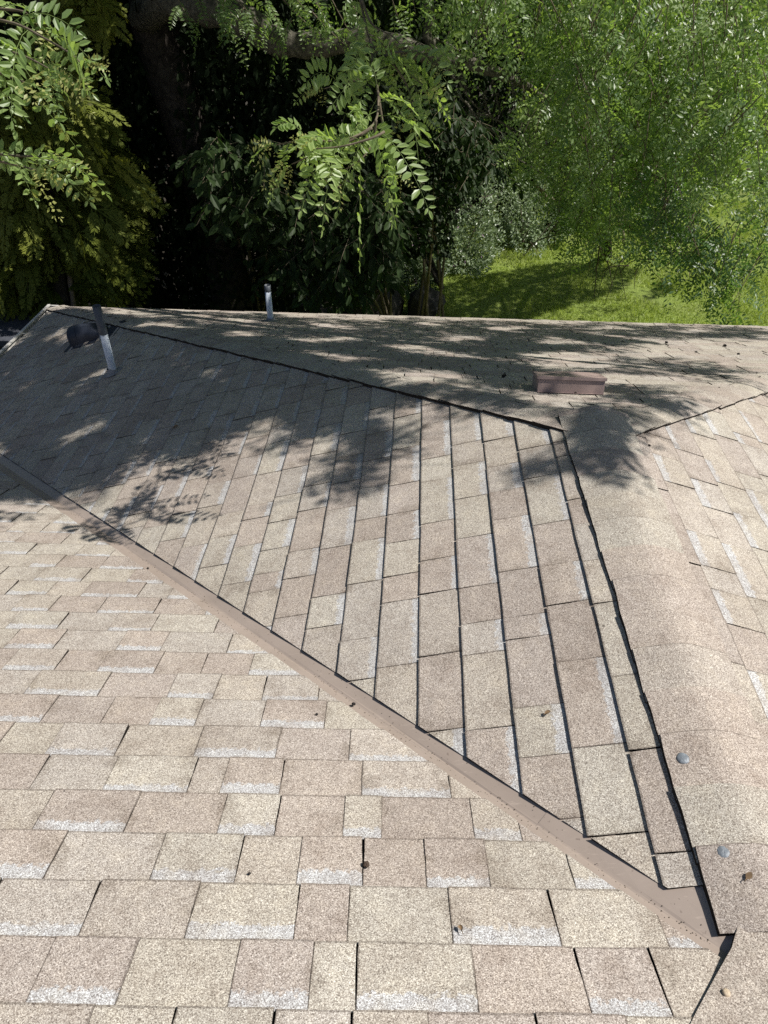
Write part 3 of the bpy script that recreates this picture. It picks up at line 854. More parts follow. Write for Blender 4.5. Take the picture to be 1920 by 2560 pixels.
def leafy_branch(parent, stems, name='leafy_branch', leaflen=(.24, .34), spacing=.055, rad=.006, pairs=(8, 11), lvm=.55, hang=.75, young=True, outward=.5, near=True):
    """stems: list of (pixel path, depth path).  Leaves alternate along each stem and hang from it."""
    mb = MB(); Lv = Leaves(); Ly = Leaves()
    for pxs, ys in stems:
        P = smooth_path([at(p, y) for p, y in zip(pxs, ys)], 24)
        seg = np.linalg.norm(np.diff(P, axis=0), axis=1); tot = seg.sum(); cum = np.concatenate([[0], np.cumsum(seg)])
        mb.tube(P, np.linspace(rad, rad*.35, 24), 6, 0)
        n = max(3, int(tot/spacing)); s = np.linspace(.04*tot, tot, n)
        B = np.stack([np.interp(s, cum, P[:, k]) for k in range(3)], 1)
        tgv = unit(np.stack([np.interp(s, cum, np.gradient(P[:, k])) for k in range(3)], 1))
        sgn = np.where(np.arange(n) % 2, 1, -1)[:, None]
        sd = unit(np.cross(tgv, np.array([0, 0, 1.0]))+rng.standard_normal((n, 3))*.35)
        d = unit(sd*sgn*outward+tgv*.45+np.array([0, 0, .25])+rng.standard_normal((n, 3))*.25)
        ln = rng.uniform(*leaflen, n)*np.where(s/tot > .9, .6, 1)
        pr = int(rng.integers(*pairs))
        pinnate(Lv, B, d, ln, pr, droop=hang*rng.uniform(.6, 1.3, n), near=near, lv=lvm+.15*(s/tot), mb=mb)
        if young:                                        # pale curled new growth at the tip
            k = 5; b = P[-1]+rng.standard_normal((k, 3))*.012
            pinnate(Ly, b, unit(tgv[-1]+rng.standard_normal((k, 3))*.6), rng.uniform(.06, .12, k), 6, droop=.3, near=False, lv=.5)
    V, F, lv = Lv.arrays(); parts = [(V, F, lv, 0)]
    if Ly.q or Ly.n6:
        a = Ly.arrays(); parts.append((*a, 1))
    o = mb.build(name, [TWIG, RACHIS], parent, True)
    VV = []; FF = []; LVv = []; MI = []; nb = 0
    for V, F, lv, mi in parts:
        VV.append(V); FF.append(F+nb); LVv.append(lv); MI.append(np.full(len(F), mi)); nb += len(V)
    mesh_obj('leaves', np.concatenate(VV), np.concatenate(FF), [L_LOC, L_YNG], o, np.concatenate(MI), False,
             {'lv': ('FLOAT', np.clip(np.concatenate(LVv), 0, 1))})
    return o
# centre cluster
d0 = 4.1
leafy_branch(locust, [
    ([(880, -90), (905, 20), (925, 100), (960, 150), (1010, 175), (1060, 215)], [3.85, 3.77, 3.68, 3.60, 3.51, 3.42]),
    ([(925, 100), (930, 160), (900, 195), (850, 210), (810, 222)], [3.68, 3.60, 3.55, 3.51, 3.51]),
    ([(960, 140), (1000, 130), (1050, 140), (1080, 170)], [3.60, 3.60, 3.60, 3.60]),
    ([(905, 0), (930, 60), (980, 90), (1000, 110)], [3.77, 3.72, 3.68, 3.68]),
    ([(930, 150), (945, 230), (940, 300), (900, 335), (840, 352), (760, 350), (690, 362)], [3.68, 3.40, 3.14, 2.92, 2.88, 2.88, 2.88]),
    ([(945, 230), (960, 320), (985, 380), (1000, 430)], [3.36, 3.32, 3.28, 3.28]),
    ([(930, 320), (880, 350), (800, 380), (730, 410)], [2.95, 2.92, 2.88, 2.88]),
    ([(940, 300), (930, 360), (900, 400), (860, 425)], [2.99, 2.99, 2.95, 2.95]),
    ([(985, 160), (1020, 220), (1030, 280)], [3.55, 3.51, 3.47]),
    ([(960, 330), (930, 345), (860, 365), (790, 372)], [2.88, 2.84, 2.81, 2.81]),
], leaflen=(.19, .285), spacing=.056, lvm=.68)
# left cluster
leafy_branch(locust, [
    ([(-160, 20), (-60, 40), (40, 60), (110, 95), (170, 130), (205, 160)], [2.80, 2.72, 2.64, 2.56, 2.52, 2.48]),
    ([(-120, 60), (-30, 110), (60, 140), (120, 170)], [2.72, 2.64, 2.56, 2.52]),
    ([(-140, 150), (-40, 170), (20, 190), (60, 205)], [2.64, 2.56, 2.52, 2.48]),
    ([(-160, 360), (-60, 375), (20, 388), (90, 392), (135, 402)], [2.56, 2.52, 2.48, 2.44, 2.44]),
    ([(-120, 390), (-20, 400), (50, 415), (90, 425)], [2.52, 2.48, 2.44, 2.40]),
    ([(-100, 0), (-20, 20), (60, 30), (100, 70)], [2.80, 2.72, 2.68, 2.64]),
], leaflen=(.18, .27), spacing=.072, lvm=.5)
# leaves along the limb at the top of the picture
stems = []
for x0, y0, x1, y1 in ((470, -20, 520, 40), (520, 10, 600, 50), (590, 30, 660, 70), (640, -10, 700, 60), (700, 20, 790, 80), (760, -20, 830, 70), (820, 10, 880, 90), (860, -30, 900, 60),
                       (560, -30, 620, 30), (690, -40, 760, 20), (780, 60, 860, 110), (610, 50, 560, 85), (730, 80, 690, 105), (440, 20, 470, 40), (960, -40, 1000, 60), (1020, -50, 1040, 40)):
    y = 8.0+rng.random()*.8
    stems.append(([(x0, y0-30), ((x0+x1)/2, (y0+y1)/2-12), (x1, y1)], [y, y-.05, y-.1]))
leafy_branch(locust, stems, leaflen=(.20, .30), spacing=.06, lvm=.35, young=False, rad=.008)

# crown high over the far roof: what throws the dappled shade (boughs and sprays of the same leaves)
def rsample(poly, n): 
    px = sample_poly(poly, n); out = np.array([drop(p) for p in px]); return out
SHADE = [  # polygons on the roof as seen, number of sprays
    ([(-300, 1010), (-300, 800), (140, 780), (480, 840), (800, 925), (900, 960), (930, 1000), (850, 1060), (700, 1110), (640, 1150), (560, 1190), (520, 1240), (430, 1265), (300, 1230), (180, 1190), (0, 1120)], 620),
    ([(-300, 1010), (-300, 800), (140, 780), (400, 830), (420, 1000), (300, 1150), (100, 1120), (-100, 1100)], 620),
    ([(330, 830), (800, 920), (850, 1040), (560, 1130), (330, 1150)], 260),
    ([(-100, 1150), (60, 1200), (190, 1290), (170, 1310), (80, 1310), (30, 1400), (-200, 1420)], 110),
    ([(-100, 1080), (120, 1160), (300, 1250), (330, 1330), (200, 1300), (0, 1220), (-100, 1180)], 90),
    ([(940, 985), (1030, 1010), (1040, 1070), (1000, 1130), (930, 1190), (870, 1265), (815, 1275), (790, 1240), (830, 1150), (870, 1060)], 24),
    ([(560, 1130), (680, 1110), (640, 1180), (520, 1270), (420, 1290), (440, 1220)], 16),
    ([(1270, 1125), (1390, 1135), (1400, 1190), (1310, 1190)], 4),
    ([(1440, 1070), (1520, 1080), (1560, 1150), (1530, 1205), (1450, 1170)], 8),
    ([(1390, 1030), (1520, 1030), (1600, 1075), (1500, 1100), (1400, 1080)], 8),
    ([(140, 770), (700, 790), (1000, 798), (1580, 812), (1960, 825), (1960, 845), (1700, 850), (1500, 868), (1200, 900), (1000, 925), (800, 915), (500, 850), (200, 800)], 620),
    ([(1050, 920), (1200, 900), (1330, 910), (1330, 960), (1250, 975), (1080, 950)], 40),
    ([(1500, 880), (1700, 905), (1830, 925), (1920, 960), (1900, 990), (1800, 945), (1560, 930)], 22),
    ([(1330, 930), (1510, 925), (1510, 985), (1440, 960), (1340, 985)], 14),
    ([(1500, 960), (1620, 970), (1720, 1000), (1760, 1030), (1700, 1045), (1600, 1010), (1500, 1000)], 12),
    ([(1000, 965), (1240, 985), (1380, 1020), (1280, 1030), (1050, 990)], 10),
    ([(1480, 1010), (1620, 1030), (1720, 1075), (1640, 1090), (1520, 1060)], 8),
]
crown = Leaves(); crownwood = MB()
SP = []
NEARQ = np.array([at((x_, y_), d_*.8) for x_, y_, d_ in ((1000, 80, 4.3), (1000, 200, 4.1), (1040, 300, 4.0), (930, 250, 4.1), (760, 370, 3.6), (860, 370, 3.6), (950, 360, 3.7), (690, 380, 3.6), (30, 80, 3.3), (120, 150, 3.2), (190, 240, 3.1), (40, 420, 3.1))])
NEARR = np.array([.40, .40, .40, .40, .72, .72, .66, .60, .36, .36, .36, .36])
for poly, n in SHADE:
    C_ = rsample(poly, n)
    for c in C_:
        # raise along the sunbeam until well above the picture
        h = 1.6
        while True:
            P = c+LDIR*h/LDIR[2]
            if proj(P)[1] < -60 or h > 6: break
            h += .2
        P = c+LDIR*(h+1.0+rng.random()*2.2)/LDIR[2]
        rel = NEARQ-P; along = rel@LDIR; perp = np.linalg.norm(rel-along[:, None]*LDIR, axis=1)
        if ((perp < NEARR) & (along < 0)).any(): continue
        SP.append(P)
SP = np.array(SP)
def roof_shadow(P):
    s_ = np.zeros(len(P))
    for _ in range(14):
        Q = P-LDIR*s_[:, None]; s_ += (Q[:, 2]-roofz(Q[:, 0], Q[:, 1]))/LDIR[2]*.8
    return P-LDIR*s_[:, None]
def shade_ok(P):
    Q = roof_shadow(P); p = proj(Q)+rng.normal(0, 7, (len(P), 2)); ok = np.zeros(len(P), bool)
    for poly, _n in SHADE: ok |= in_poly(p, poly)
    clear = np.sin(Q[:, 0]*7.1+1.6*np.sin(Q[:, 1]*4.1))+np.sin(Q[:, 1]*6.6+Q[:, 0]*2.6+1.2*np.sin(Q[:, 0]*3.7))+.5*np.sin(Q[:, 0]*15+Q[:, 1]*11)
    return ok & (clear < .80)
for P in SP:
    d = unit(np.array([rng.uniform(-1, 1), rng.uniform(-.9, .3), rng.uniform(-.5, .1)])); L = rng.uniform(.3, .65)
    k = int(L/.075)+2; s = np.linspace(-.5, .5, k)[:, None]
    B = P+d*s*L+DOWN*.12*s*s; sg = np.where(np.arange(k) % 2, 1, -1)[:, None]
    sd = unit(np.cross(d, (0, 0, 1.0)))
    Dv = unit(sd*sg*.8+d*.5+rng.standard_normal((k, 3))*.3); Ln = rng.uniform(.22, .34, k); m_ = shade_ok(B+Dv*(Ln*.55)[:, None]+DOWN*.05)
    if m_.sum() == 0: continue
    pinnate(crown, B[m_], Dv[m_], Ln[m_], 7, droop=.35, near=False, lv=.5, lw=(.24, .50))
    crownwood.tube(smooth_path([B[0], B[k//2], B[-1]], 6), np.linspace(.005, .002, 6), 4, 0, False)
top = at((370, -60), 10.4)
for tx, ty, tz in ((-1.2, 6.0, .9), (1.2, 6.8, 1.2), (2.6, 5.2, 1.3), (-2.2, 4.4, .8), (-3.6, 7.2, .9)):
    e_ = np.array([tx, ty, tz]); mid = (top+e_)/2+np.array([0, 0, .8])
    crownwood.tube(smooth_path([top, mid, e_, e_+np.array([(tx-top[0])*.25, -1.1, -.35])], 22), np.linspace(.13, .02, 22), 8, 0, False, .2)
cw = crownwood.build('upper_boughs', [BARK], locust)
crown.build('crown', L_LOC, locust)

# unseen canopy, added to shade the ground behind the house
can = Leaves()
n = 52000
C_ = np.stack([rng.uniform(-8, 2.9, n), rng.uniform(8.6, 16.5, n), rng.uniform(.35, 4.2, n)], 1)
lump = np.sin(C_[:, 0]*1.9+1)+np.sin(C_[:, 1]*1.7+C_[:, 0])+np.sin(C_[:, 2]*2.2+C_[:, 1]*.8)
C_ = C_[lump > -1.1]; n = len(C_)
can.diamonds(C_, unit(rng.standard_normal((n, 3))*.8+DOWN*.5), rnd_unit(n)+np.array([0, 0, .8]), rng.uniform(.09, .16, n), rng.uniform(.06, .10, n), rng.uniform(.2, .7, n))
can.build('crown', L_LOC, locust)

# ------------------------------------------------------------------ leaning tree upper left
lean = thing('leaning_tree', 'dark leaning trunk arching out of shade at the upper left', 'tree', (-3.6, 11.8, GZ))
limb([(245, 560), (250, 330), (225, 200), (180, 110), (110, 50), (60, 20), (-20, -40), (-120, -120)], [11.8, 11.7, 11.5, 11.2, 10.9, 10.7, 10.4, 10.0], .17, .13, 'trunk', lean, BARK, 40, 12, .22, .02, [np.array([-3.6, 11.8, GZ-.05])])
limb([(180, 110), (220, 60), (260, -20)], [11.2, 11.1, 11.0], .07, .05, 'limb', lean, BARK, 14, 8, .2, .02)
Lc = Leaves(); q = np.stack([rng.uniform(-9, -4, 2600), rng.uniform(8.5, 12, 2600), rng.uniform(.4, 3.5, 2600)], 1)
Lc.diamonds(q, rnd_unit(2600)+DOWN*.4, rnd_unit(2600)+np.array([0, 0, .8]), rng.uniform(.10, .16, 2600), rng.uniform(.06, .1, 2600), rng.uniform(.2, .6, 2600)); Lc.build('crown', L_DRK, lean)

# ------------------------------------------------------------------ conifer with flat drooping sprays
cyp = thing('cypress_tree', 'yellow green conifer with flat drooping sprays at the far left corner of the roof', 'tree', (-4.75, 9.2, GZ))
limb([(165, 775), (150, 690), (135, 560), (110, 300), (100, 0), (95, -200)], [9.15, 9.15, 9.2, 9.3, 9.3, 9.3], .10, .05, 'trunk', cyp, BARK, 30, 10, .22, .012, [np.array([-4.78, 9.15, GZ-.05])])
limb([(185, 775), (175, 700), (160, 600)], [9.1, 9.12, 9.2], .035, .03, 'limb', cyp, simple('pale_bark', (.24, .19, .16), .9, .35, 18, .2), 12, 8, .25, .01)
def fronds(Lv, base, dirs, lens, lv):
    """flat fern-like sprays: side shoots with scale-leaf shootlets"""
    n = len(base); dirs = unit(dirs); nrm = unit(np.array([.1, -.5, .6])+rng.standard_normal((n, 3))*.45)
    for j in range(8):
        s = .06+.90*j/7
        p = base+(dirs*s+DOWN*.22*s*s)*lens[:, None]; t = unit(dirs+DOWN*.44*s)
        sd = unit(np.cross(t, nrm)); nn = np.cross(sd, t)
        for sg in (1, -1):
            d = unit(sd*sg*.75+t*.85+rng.standard_normal((n, 3))*.10+DOWN*.08); L = lens*.55*(1-.62*s)*rng.uniform(.75, 1.2, n)
            Lv.diamonds(p, d, nn+rng.standard_normal((n, 3))*.15, L, L*.13, lv+.08*s)
            for q in (.25, .48, .70):
                for sg2 in (1, -1):
                    d2 = unit(d+np.cross(nn, d)*sg2*.60+rng.standard_normal((n, 3))*.06); Lv.diamonds(p+d*(L*q)[:, None], d2, nn+rng.standard_normal((n, 3))*.2, L*.55*(1.15-q), L*.125, lv+.16*s+.1*q)
    Lv.diamonds(base, dirs, nrm, lens, lens*.03, lv)
F_ = Leaves()
cpoly = [(-120, 180), (60, 130), (180, 180), (270, 330), (310, 450), (330, 560), (318, 650), (250, 720), (200, 745), (150, 640), (110, 650), (120, 740), (60, 760), (-120, 780)]
NC = 950; px = sample_poly(cpoly, NC); yy = 9.3-rng.random(NC)**1.5*1.0+rng.random(NC)*.8
kp = np.sin(px[:, 0]*.045+1.5*np.sin(px[:, 1]*.02))+np.sin(px[:, 1]*.05+px[:, 0]*.02)+.5*np.sin(px[:, 0]*.11) > -.75
px, yy = px[kp], yy[kp]; NC = len(px)
B = at_many(px, yy)
ax = B-np.array([-4.72, 9.25, 0]); ax[:, 2] = 0
lvv = np.clip(.28+rng.normal(0, .13, NC)+np.where(px[:, 0] < 60, .15, 0), 0, 1)
fronds(F_, B-unit(ax)*.12, unit(ax)*.55+rng.standard_normal((NC, 3))*.22+np.array([.45, -.25, -.30]), rng.uniform(.32, .62, NC), lvv)
# upper part, out of the picture and at its top edge
px = sample_poly([(120, -40), (260, -40), (290, 40), (230, 80), (140, 30)], 70); fronds(F_, at_many(px, np.full(70, 9.2)), rng.standard_normal((70, 3))*.5+DOWN*.4, rng.uniform(.2, .35, 70), np.full(70, .45))
px = sample_poly([(60, 60), (200, 90), (190, 140), (80, 130)], 50); fronds(F_, at_many(px, np.full(50, 9.0)), rng.standard_normal((50, 3))*.5+DOWN*.4, rng.uniform(.2, .3, 50), np.full(50, .5))
q = np.stack([rng.normal(-4.8, .8, 420), rng.normal(9.5, .7, 420), rng.uniform(.3, 3.2, 420)], 1); fronds(F_, q, rng.standard_normal((420, 3))*.6+DOWN*.3, rng.uniform(.3, .5, 420), np.full(420, .35))
F_.build('foliage', L_CON, cyp)

# ------------------------------------------------------------------ broadleaf shrubs in the shade
def broad_sprays(Lv, mb, px, ys, L=(.11, .16), k=(6, 11), tw=.45, lv=.5, down=.5):
    for p, y in zip(px, ys):
        B0 = at(p, y); d = unit(np.array([rng.uniform(-1, 1), rng.uniform(-1, .2), rng.uniform(-.7, .1)])); n = int(rng.integers(*k)); l = tw*rng.uniform(.6, 1.2)
        s = np.linspace(0, 1, n)[:, None]; B = B0+d*l*s+DOWN*.25*l*s*s
        sd = unit(np.cross(d, (0, 0, 1.0))); sg = np.where(np.arange(n) % 2, 1, -1)[:, None]
        D = unit(sd*sg*.6+d*.5+DOWN*down+rng.standard_normal((n, 3))*.25)
        ln = rng.uniform(*L, n)
        Lv.ovals(B, D, unit(np.array([.1, -.4, .6])+rng.standard_normal((n, 3))*.4), ln, ln*rng.uniform(.42, .52, n), np.clip(lv+rng.normal(0, .15, n), 0, 1), .10)
        if mb is not None: mb.tube(smooth_path([B[0], B[n//2], B[-1]], 5), np.linspace(.005, .002, 5), 4, 0, False)
def shrub(name, label, cat, polys, y0, y1, n, mat, L, lv, base, group=None, stems=5, tw=.45):
    o = thing(name, label, cat, base, group); Lv = Leaves(); mb = MB()
    ctr = []
    for poly, m in zip(polys, n):
        px = sample_poly(poly, m); ys = rng.uniform(y0, y1, m); broad_sprays(Lv, mb, px, ys, L, lv=lv, tw=tw)
        ctr += [at(p, y) for p, y in zip(px[:stems], ys[:stems])]
    b = np.array(base)
    for c in ctr:
        mb.tube(smooth_path([b+rng.standard_normal(3)*np.array([.15, .15, 0]), b*.5+c*.5+np.array([0, .1, .3]), c], 12), np.linspace(.03, .006, 12), 6, 0, False, .2)
    mb.build('stem', [TWIG], o); Lv.build('foliage', mat, o)
    return o
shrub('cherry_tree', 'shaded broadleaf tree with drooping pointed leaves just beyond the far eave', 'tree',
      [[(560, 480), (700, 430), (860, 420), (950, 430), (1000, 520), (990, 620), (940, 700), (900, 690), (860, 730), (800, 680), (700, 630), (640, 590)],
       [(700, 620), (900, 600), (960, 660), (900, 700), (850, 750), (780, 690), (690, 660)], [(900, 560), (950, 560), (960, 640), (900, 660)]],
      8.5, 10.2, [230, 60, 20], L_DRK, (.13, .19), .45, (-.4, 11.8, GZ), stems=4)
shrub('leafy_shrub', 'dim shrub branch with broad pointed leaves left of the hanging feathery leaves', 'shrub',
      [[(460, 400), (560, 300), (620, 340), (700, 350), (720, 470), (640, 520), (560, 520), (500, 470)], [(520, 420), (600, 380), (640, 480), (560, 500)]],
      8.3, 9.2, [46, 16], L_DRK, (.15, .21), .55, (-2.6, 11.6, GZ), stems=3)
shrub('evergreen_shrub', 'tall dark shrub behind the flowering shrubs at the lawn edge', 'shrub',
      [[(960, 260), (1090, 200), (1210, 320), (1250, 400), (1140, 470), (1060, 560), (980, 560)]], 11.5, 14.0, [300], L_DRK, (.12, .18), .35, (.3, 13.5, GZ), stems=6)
# very dark growth behind, as separate bushes
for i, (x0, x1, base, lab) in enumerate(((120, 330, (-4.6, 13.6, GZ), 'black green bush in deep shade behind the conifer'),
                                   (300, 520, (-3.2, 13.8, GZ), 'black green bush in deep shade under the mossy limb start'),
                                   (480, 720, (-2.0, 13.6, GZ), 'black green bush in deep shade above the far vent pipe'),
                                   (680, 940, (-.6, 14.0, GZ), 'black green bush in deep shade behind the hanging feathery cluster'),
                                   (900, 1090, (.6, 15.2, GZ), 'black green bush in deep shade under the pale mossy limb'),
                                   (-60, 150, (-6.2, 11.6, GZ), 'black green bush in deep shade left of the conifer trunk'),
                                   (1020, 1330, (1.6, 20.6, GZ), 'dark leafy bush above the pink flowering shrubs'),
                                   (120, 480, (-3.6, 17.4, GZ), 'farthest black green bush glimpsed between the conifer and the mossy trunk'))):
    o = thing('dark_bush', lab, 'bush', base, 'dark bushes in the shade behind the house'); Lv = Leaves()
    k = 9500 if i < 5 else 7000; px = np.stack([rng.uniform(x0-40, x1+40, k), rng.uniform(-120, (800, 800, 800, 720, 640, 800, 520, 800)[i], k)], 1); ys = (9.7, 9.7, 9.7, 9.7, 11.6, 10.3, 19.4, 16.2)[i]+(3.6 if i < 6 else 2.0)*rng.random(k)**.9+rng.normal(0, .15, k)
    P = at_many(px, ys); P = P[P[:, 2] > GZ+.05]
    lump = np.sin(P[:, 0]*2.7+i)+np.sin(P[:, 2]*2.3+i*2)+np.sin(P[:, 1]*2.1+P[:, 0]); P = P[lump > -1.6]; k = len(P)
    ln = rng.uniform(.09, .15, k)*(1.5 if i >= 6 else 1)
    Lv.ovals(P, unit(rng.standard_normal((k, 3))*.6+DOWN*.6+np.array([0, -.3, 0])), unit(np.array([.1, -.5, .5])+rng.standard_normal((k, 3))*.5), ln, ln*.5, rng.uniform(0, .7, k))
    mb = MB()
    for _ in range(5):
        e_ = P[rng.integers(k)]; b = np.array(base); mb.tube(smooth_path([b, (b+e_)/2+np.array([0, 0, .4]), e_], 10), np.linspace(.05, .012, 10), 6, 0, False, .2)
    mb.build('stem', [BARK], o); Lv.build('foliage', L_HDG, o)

# ------------------------------------------------------------------ flowering shrubs at the lawn edge, strap-leaved plants, rock
def flower_shrub(label, c, rad, hgt, n, lv, seed):
    o = thing('flowering_shrub', label, 'shrub', (c[0], c[1], GZ), 'flowering shrubs at the lawn edge'); Lv = Leaves(); mb = MB()
    d = rnd_unit(n); d[:, 2] = np.abs(d[:, 2]); r = rng.random(n)**.35*(1+.45*np.sin(d[:, 0]*4.3+seed)*np.sin(d[:, 1]*3.7+seed*2)+.35*np.sin(d[:, 2]*6+d[:, 0]*5))
    P = np.array([c[0], c[1], GZ+.05])+d*r[:, None]*np.array([rad, rad*.8, hgt])*(1+.16*np.sin(d[:, :1]*7+seed)+.12*np.sin(d[:, 2:]*9))
    ln = rng.uniform(.05, .09, n)
    Lv.ovals(P, unit(d+rng.standard_normal((n, 3))*.5), unit(d+rng.standard_normal((n, 3))*.5+np.array([0, 0, .5])), ln, ln*.55, np.clip(lv+rng.normal(0, .25, n), 0, 1))
    for _ in range(6):
        e_ = P[rng.integers(n)]; mb.tube(smooth_path([(c[0], c[1], GZ-.02), (np.array([c[0], c[1], GZ])+e_)/2+np.array([0, 0, .15]), e_], 8), np.linspace(.02, .006, 8), 5, 0, False)
    mb.build('stem', [TWIG], o); Lv.build('foliage', L_HEB, o)
    for i in rng.integers(0, n, 16):
        fb = MB()
        q = P[i]+d[i]*.05
        for a in range(5):
            t1 = unit(np.cross(d[i], (math.cos(a*1.26), math.sin(a*1.26), .3))); t2 = np.cross(d[i], t1)
            fb.add([q, q+t1*.028+t2*.012, q+t1*.045+d[i]*.01, q+t1*.028-t2*.012], [(0, 1, 2, 3)])
        fb.build('flower', [PINK], o)
flower_shrub('rounded pale green shrub with pink flowers at the near left edge of the lawn', (1.05, 16.5), .95, 1.55, 5600, .55, 1)
flower_shrub('bright flowering shrub by the bare soil at the back of the lawn', (2.7, 18.3), 1.15, 1.6, 6200, .62, 2)
flower_shrub('darker low flowering shrub at the shady left lawn corner', (.0, 15.4), .7, .95, 3200, .35, 3)
def strap_plant(label, c, n, L, lv):
    o = thing('strap_leaf_plant', label, 'plant', (c[0], c[1], GZ), 'strap leaved plants by the lawn'); Lv = Leaves(); V = []; lvv = []
    for _ in range(n):
        a = rng.uniform(0, 2*math.pi); l = L*rng.uniform(.6, 1.1); w_ = .022; h = np.array([math.cos(a), math.sin(a), 0]); s = np.array([-h[1], h[0], 0])
        b = np.array([c[0], c[1], GZ])+rng.standard_normal(3)*np.array([.22, .22, 0]); lean_ = rng.uniform(.25, .8); pts = []
        for t in np.linspace(0, 1, 5):
            pts.append(b+h*l*lean_*t*t+np.array([0, 0, l*(t-.42*lean_*t**3)]))
        for i in range(4):
            w0, w1 = w_*(1-.24*i), w_*(1-.24*(i+1))
            V.append([pts[i]-s*w0, pts[i]+s*w0, pts[i+1]+s*w1, pts[i+1]-s*w1]); lvv.append(lv+rng.normal(0, .1))
    Lv.q.append(np.array(V)); Lv.lv.append(np.array(lvv)); Lv.build('blades', L_DRK, o)
strap_plant('tall dark clump of strap leaves behind the flowering shrubs', (2.6, 19.6), 240, 2.3, .75)
strap_plant('tall dark strap leaf clump at the right of the bright flowering shrub', (3.7, 19.4), 160, 1.9, .6)
strap_plant('low strap leaf clump in the shady left corner of the lawn', (-.6, 14.9), 70, .7, .8)
def rock(label, c, r, seed):
    rs = np.random.default_rng(seed); V = []; F = []; k, rows = 14, 9; ph = rs.uniform(0, 6, 6)
    for i in range(rows):
        th = math.pi*i/(rows-1)
        for j in range(k):
            a = 2*math.pi*j/k; q = 1+.2*math.sin(2*a+ph[0])+.14*math.sin(3*th+ph[1]+a)+.1*math.sin(5*a+ph[2])+rs.uniform(-.06, .06)
            V.append((c[0]+r[0]*q*math.sin(th)*math.cos(a), c[1]+r[1]*q*math.sin(th)*math.sin(a), GZ+r[2]*.6+r[2]*q*math.cos(th)))
    for i in range(rows-1):
        for j in range(k): F.append((i*k+j, i*k+(j+1) % k, (i+1)*k+(j+1) % k, (i+1)*k+j))
    mb = MB(); mb.add(V, F); return tag(mb.build('rock', [simple('grey_rock_%d' % seed, (.06, .056, .05), .95, .35, 6, .2, .03)]), label, 'rock', 'rocks in the shade')
rock('large dim grey rock in shade beyond the far eave', (-.85, 13.6), (.55, .45, .45), 3)
rock('smaller dim rock right of the large one beyond the far eave', (.2, 13.9), (.4, .35, .3), 4)

# ------------------------------------------------------------------ weeping tree over the lawn on the right
weep = thing('weeping_tree', 'bright green weeping tree with feathery leaves over the sunny lawn', 'tree', tuple(hit((1516, 640), np.array([0, 0, 1.0]), GZ)))
tp = np.array([4.9, 12.6, .6])
limb([(1515, 600), (1512, 520), (1510, 440), (1540, 330), (1560, 200), (1580, 0)], [16.6, 16.0, 15.4, 14.4, 13.6, 12.8], .14, .07, 'trunk', weep, BARK, 36, 10, .2, .015, [hit((1516, 640), np.array([0, 0, 1.0]), GZ)-np.array([0, 0, .05])])
Lw = Leaves(); wood = MB()
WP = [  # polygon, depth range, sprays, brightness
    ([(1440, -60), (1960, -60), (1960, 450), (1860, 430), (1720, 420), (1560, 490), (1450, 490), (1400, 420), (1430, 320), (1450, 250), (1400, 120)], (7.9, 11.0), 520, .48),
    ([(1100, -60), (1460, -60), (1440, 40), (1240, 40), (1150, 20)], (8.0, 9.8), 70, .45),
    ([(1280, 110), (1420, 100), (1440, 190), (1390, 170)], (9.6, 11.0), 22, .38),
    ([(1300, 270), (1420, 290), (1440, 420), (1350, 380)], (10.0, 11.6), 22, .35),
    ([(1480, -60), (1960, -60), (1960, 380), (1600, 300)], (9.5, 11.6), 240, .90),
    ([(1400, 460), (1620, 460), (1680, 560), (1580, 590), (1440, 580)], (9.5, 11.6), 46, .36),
    ([(1600, 460), (1690, 470), (1890, 715), (1850, 735), (1720, 640), (1640, 570)], (8.2, 8.9), 44, .10),  # drooping sprays: shade side put into a darker leaf tone
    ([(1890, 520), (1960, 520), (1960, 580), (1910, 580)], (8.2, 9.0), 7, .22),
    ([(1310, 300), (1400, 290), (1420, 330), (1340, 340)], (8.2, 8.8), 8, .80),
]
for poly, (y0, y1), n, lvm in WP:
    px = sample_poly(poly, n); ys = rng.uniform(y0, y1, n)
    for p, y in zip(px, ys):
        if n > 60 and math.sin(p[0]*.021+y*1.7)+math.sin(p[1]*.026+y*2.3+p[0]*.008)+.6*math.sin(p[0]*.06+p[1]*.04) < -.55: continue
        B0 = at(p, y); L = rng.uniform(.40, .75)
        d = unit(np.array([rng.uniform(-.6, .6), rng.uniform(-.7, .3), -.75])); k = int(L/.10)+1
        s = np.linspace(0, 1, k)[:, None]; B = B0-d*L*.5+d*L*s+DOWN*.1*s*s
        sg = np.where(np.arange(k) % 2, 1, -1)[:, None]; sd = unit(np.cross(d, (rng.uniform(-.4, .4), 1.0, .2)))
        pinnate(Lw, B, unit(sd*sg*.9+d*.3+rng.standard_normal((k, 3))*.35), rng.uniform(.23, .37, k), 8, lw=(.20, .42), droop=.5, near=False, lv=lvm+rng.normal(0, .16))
        wood.tube(smooth_path([B[0]-d*.1, B[k//2], B[-1]], 5), np.linspace(.006, .002, 5), 4, 0, False)
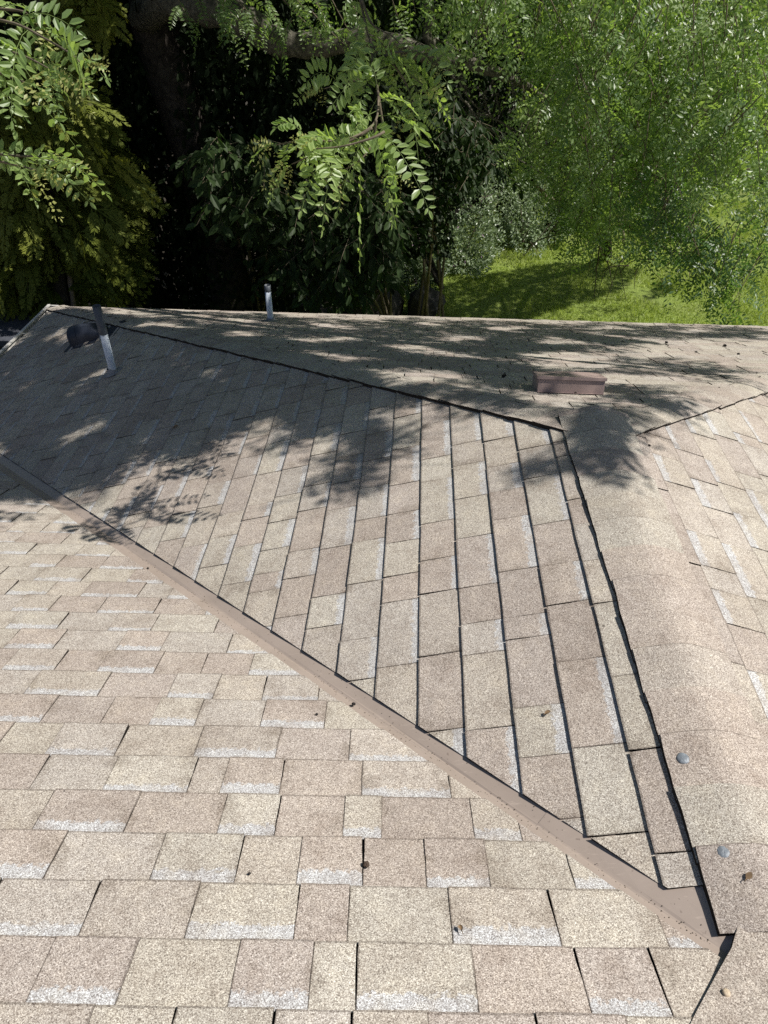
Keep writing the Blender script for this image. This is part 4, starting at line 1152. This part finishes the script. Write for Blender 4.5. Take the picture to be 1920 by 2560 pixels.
# visible limbs and bare twigs inside the crown
for r, ys, r0, r1 in (([(1790, 65), (1815, 95), (1830, 130), (1850, 175)], [9.2, 9.1, 9.0, 9.0], .022, .014), ([(1850, 260), (1862, 330), (1860, 400), (1880, 450)], [9.2, 9.1, 9.1, 9.1], .012, .008),
                      ([(1660, 190), (1665, 240), (1668, 260)], [9.3, 9.3, 9.3], .012, .010), ([(1735, 160), (1735, 240), (1720, 300)], [9.3, 9.3, 9.3], .012, .009),
                      ([(1510, 440), (1430, 470), (1380, 500), (1330, 450)], [15.4, 13.5, 12, 11], .04, .012), ([(1512, 500), (1580, 470), (1640, 500), (1690, 520)], [15.6, 13.5, 12, 11], .04, .012),
                      ([(1530, 400), (1560, 470), (1555, 560), (1560, 610)], [15.0, 13.4, 12, 11.2], .03, .012), ([(1380, 480), (1440, 560), (1500, 590), (1490, 680)], [11, 10.8, 10.8, 10.8], .012, .006),
                      ([(1560, 560), (1640, 610), (1700, 640), (1740, 660)], [11, 10.6, 10.4, 10.2], .016, .006), ([(1600, 590), (1660, 560), (1720, 620)], [10.9, 10.8, 10.6], .012, .006),
                      ([(1890, 15), (1870, 30), (1840, 10)], [9.5, 9.5, 9.5], .014, .01), ([(1560, 330), (1620, 340), (1700, 360), (1780, 420)], [14.4, 12, 10, 9.6], .04, .012)):
    P = smooth_path([at(p, y) for p, y in zip(r, ys)], 18); P += rng.standard_normal(P.shape)*.012; wood.tube(P, np.linspace(r0*1.7, r1*1.5, 18), 7, 0, False, .3)
for _ in range(110):
    p = sample_poly([(1330, 380), (1760, 420), (1740, 640), (1480, 680), (1390, 600)], 1)[0]; B0 = at(p, rng.uniform(10.4, 11.8))
    d = unit(rng.standard_normal(3)*.8+DOWN*.5); P = smooth_path([B0, B0+d*.25+rng.standard_normal(3)*.08, B0+d*.55+rng.standard_normal(3)*.12+DOWN*.1], 8); wood.tube(P, np.linspace(.012, .004, 8), 4, 0, False, .4)
wood.build('branches', [TWIG], weep)
# the crown's top above the picture, leaves mostly placed to shade the lawn
def lawn_shade(poly, n):
    c = np.array([hit(p, np.array([0, 0, 1.0]), GZ) for p in sample_poly(poly, n)])
    return c+LDIR*(rng.uniform(6.9, 8.6, n)/LDIR[2])[:, None]
q = np.concatenate([lawn_shade([(840, 800), (950, 750), (1080, 718), (1180, 692), (1400, 656), (1600, 672), (1560, 720), (1460, 755), (1340, 790), (1250, 825), (840, 830)], 9500),
                    lawn_shade([(1640, 700), (1700, 720), (1600, 760)], 160),
                    np.stack([rng.uniform(5, 9.5, 1500), rng.uniform(9.5, 15.5, 1500), rng.uniform(.2, 1.8, 1500)], 1)]); n = len(q)
lump = np.sin(q[:, 0]*2.6)+np.sin(q[:, 1]*2.9+q[:, 0]); q = q[lump > -1.55]; n = len(q)
Lw.diamonds(q, rnd_unit(n)+DOWN*.5, rnd_unit(n)+np.array([0, 0, .8]), rng.uniform(.10, .18, n), rng.uniform(.06, .11, n), rng.uniform(.3, .8, n))
Lw.build('crown', L_LOC, weep)

# ------------------------------------------------------------------ neighbouring low shed at the left
shed = thing('shed', 'low shed with a dark flat felt roof beyond the left gutter', 'shed', (-6.6, 8.4, GZ))
mb = MB(); mb.box((-8.3, 8.05, -4.08), (-4.62, 8.86, -4.0)); mb.build('roof', [simple('blue_grey_felt', (.075, .08, .095), .9, .3, 5, .2, .01)], shed)
mb = MB(); mb.box((-8.2, 8.12, GZ), (-4.72, 8.80, -4.081)); mb.build('wall', [simple('dark_boards', (.05, .045, .04), .9, .3, 6)], shed)

# ------------------------------------------------------------------ woods beyond, grass
Lb = Leaves(); n = 60000
P = np.stack([rng.uniform(-26, 30, n), rng.uniform(24, 32, n), GZ+rng.random(n)*9.5], 1)
lump = np.sin(P[:, 0]*.9)+np.sin(P[:, 2]*1.1+P[:, 0]*.4)+np.sin(P[:, 1]*.9); P = P[lump > -1.3]; n = len(P)
Lb.diamonds(P, rnd_unit(n)+DOWN*.4, rnd_unit(n)+np.array([.2, -.4, .7]), rng.uniform(.22, .4, n), rng.uniform(.14, .26, n), np.clip(.5+.25*np.sin(P[:, 0]*.7)+rng.normal(0, .15, n), 0, 1))
wd = Lb.build('woods', L_BGT); tag(wd, 'sunlit green woods far behind the weeping tree', 'woods', kind='stuff')

n = 120000; x = rng.uniform(-1.6, 13, n); y = 13.2+rng.random(n)*9.5
lim = (y-14)*.5-1.5+.5*np.sin(y*2.1); keep = (x > lim+rng.normal(0, .25, n)) & (np.sin(x*1.7+1.2*np.sin(y*1.1))+np.sin(y*1.9+x*.8)+.8*np.sin(x*4.1+y*3.3)+rng.normal(0, .5, n) < 1.75); x, y = x[keep], y[keep]; n = len(x)
hgt = rng.uniform(.03, .075, n)*(1+.4*np.sin(x*3)*np.sin(y*2.3)); a = rng.uniform(0, 2*math.pi, n); ln_ = rng.normal(0, .03, (n, 2)); wv = rng.uniform(.006, .012, n)
b = np.stack([x, y, np.full(n, GZ-.004)], 1); s = np.stack([np.cos(a), np.sin(a), np.zeros(n)], 1)*wv[:, None]; tpv = b+np.stack([ln_[:, 0], ln_[:, 1], hgt], 1)
L_GRS = leafmat('grass_blade', (.19, .26, .045), (.44, .50, .13), (1.6, 1.7, .8), .3, .5, .3)
gq = np.stack([b-s, b+s, tpv+s*.3, tpv-s*.3], 1)
go = mesh_obj('grass', gq.reshape(-1, 3), np.arange(4*n).reshape(n, 4), L_GRS, None, None, False, {'lv': ('FLOAT', np.clip(.45+rng.normal(0, .22, n), 0, 1))})
tag(go, 'short sunlit lawn grass dappled by tree shade', 'grass', kind='stuff')
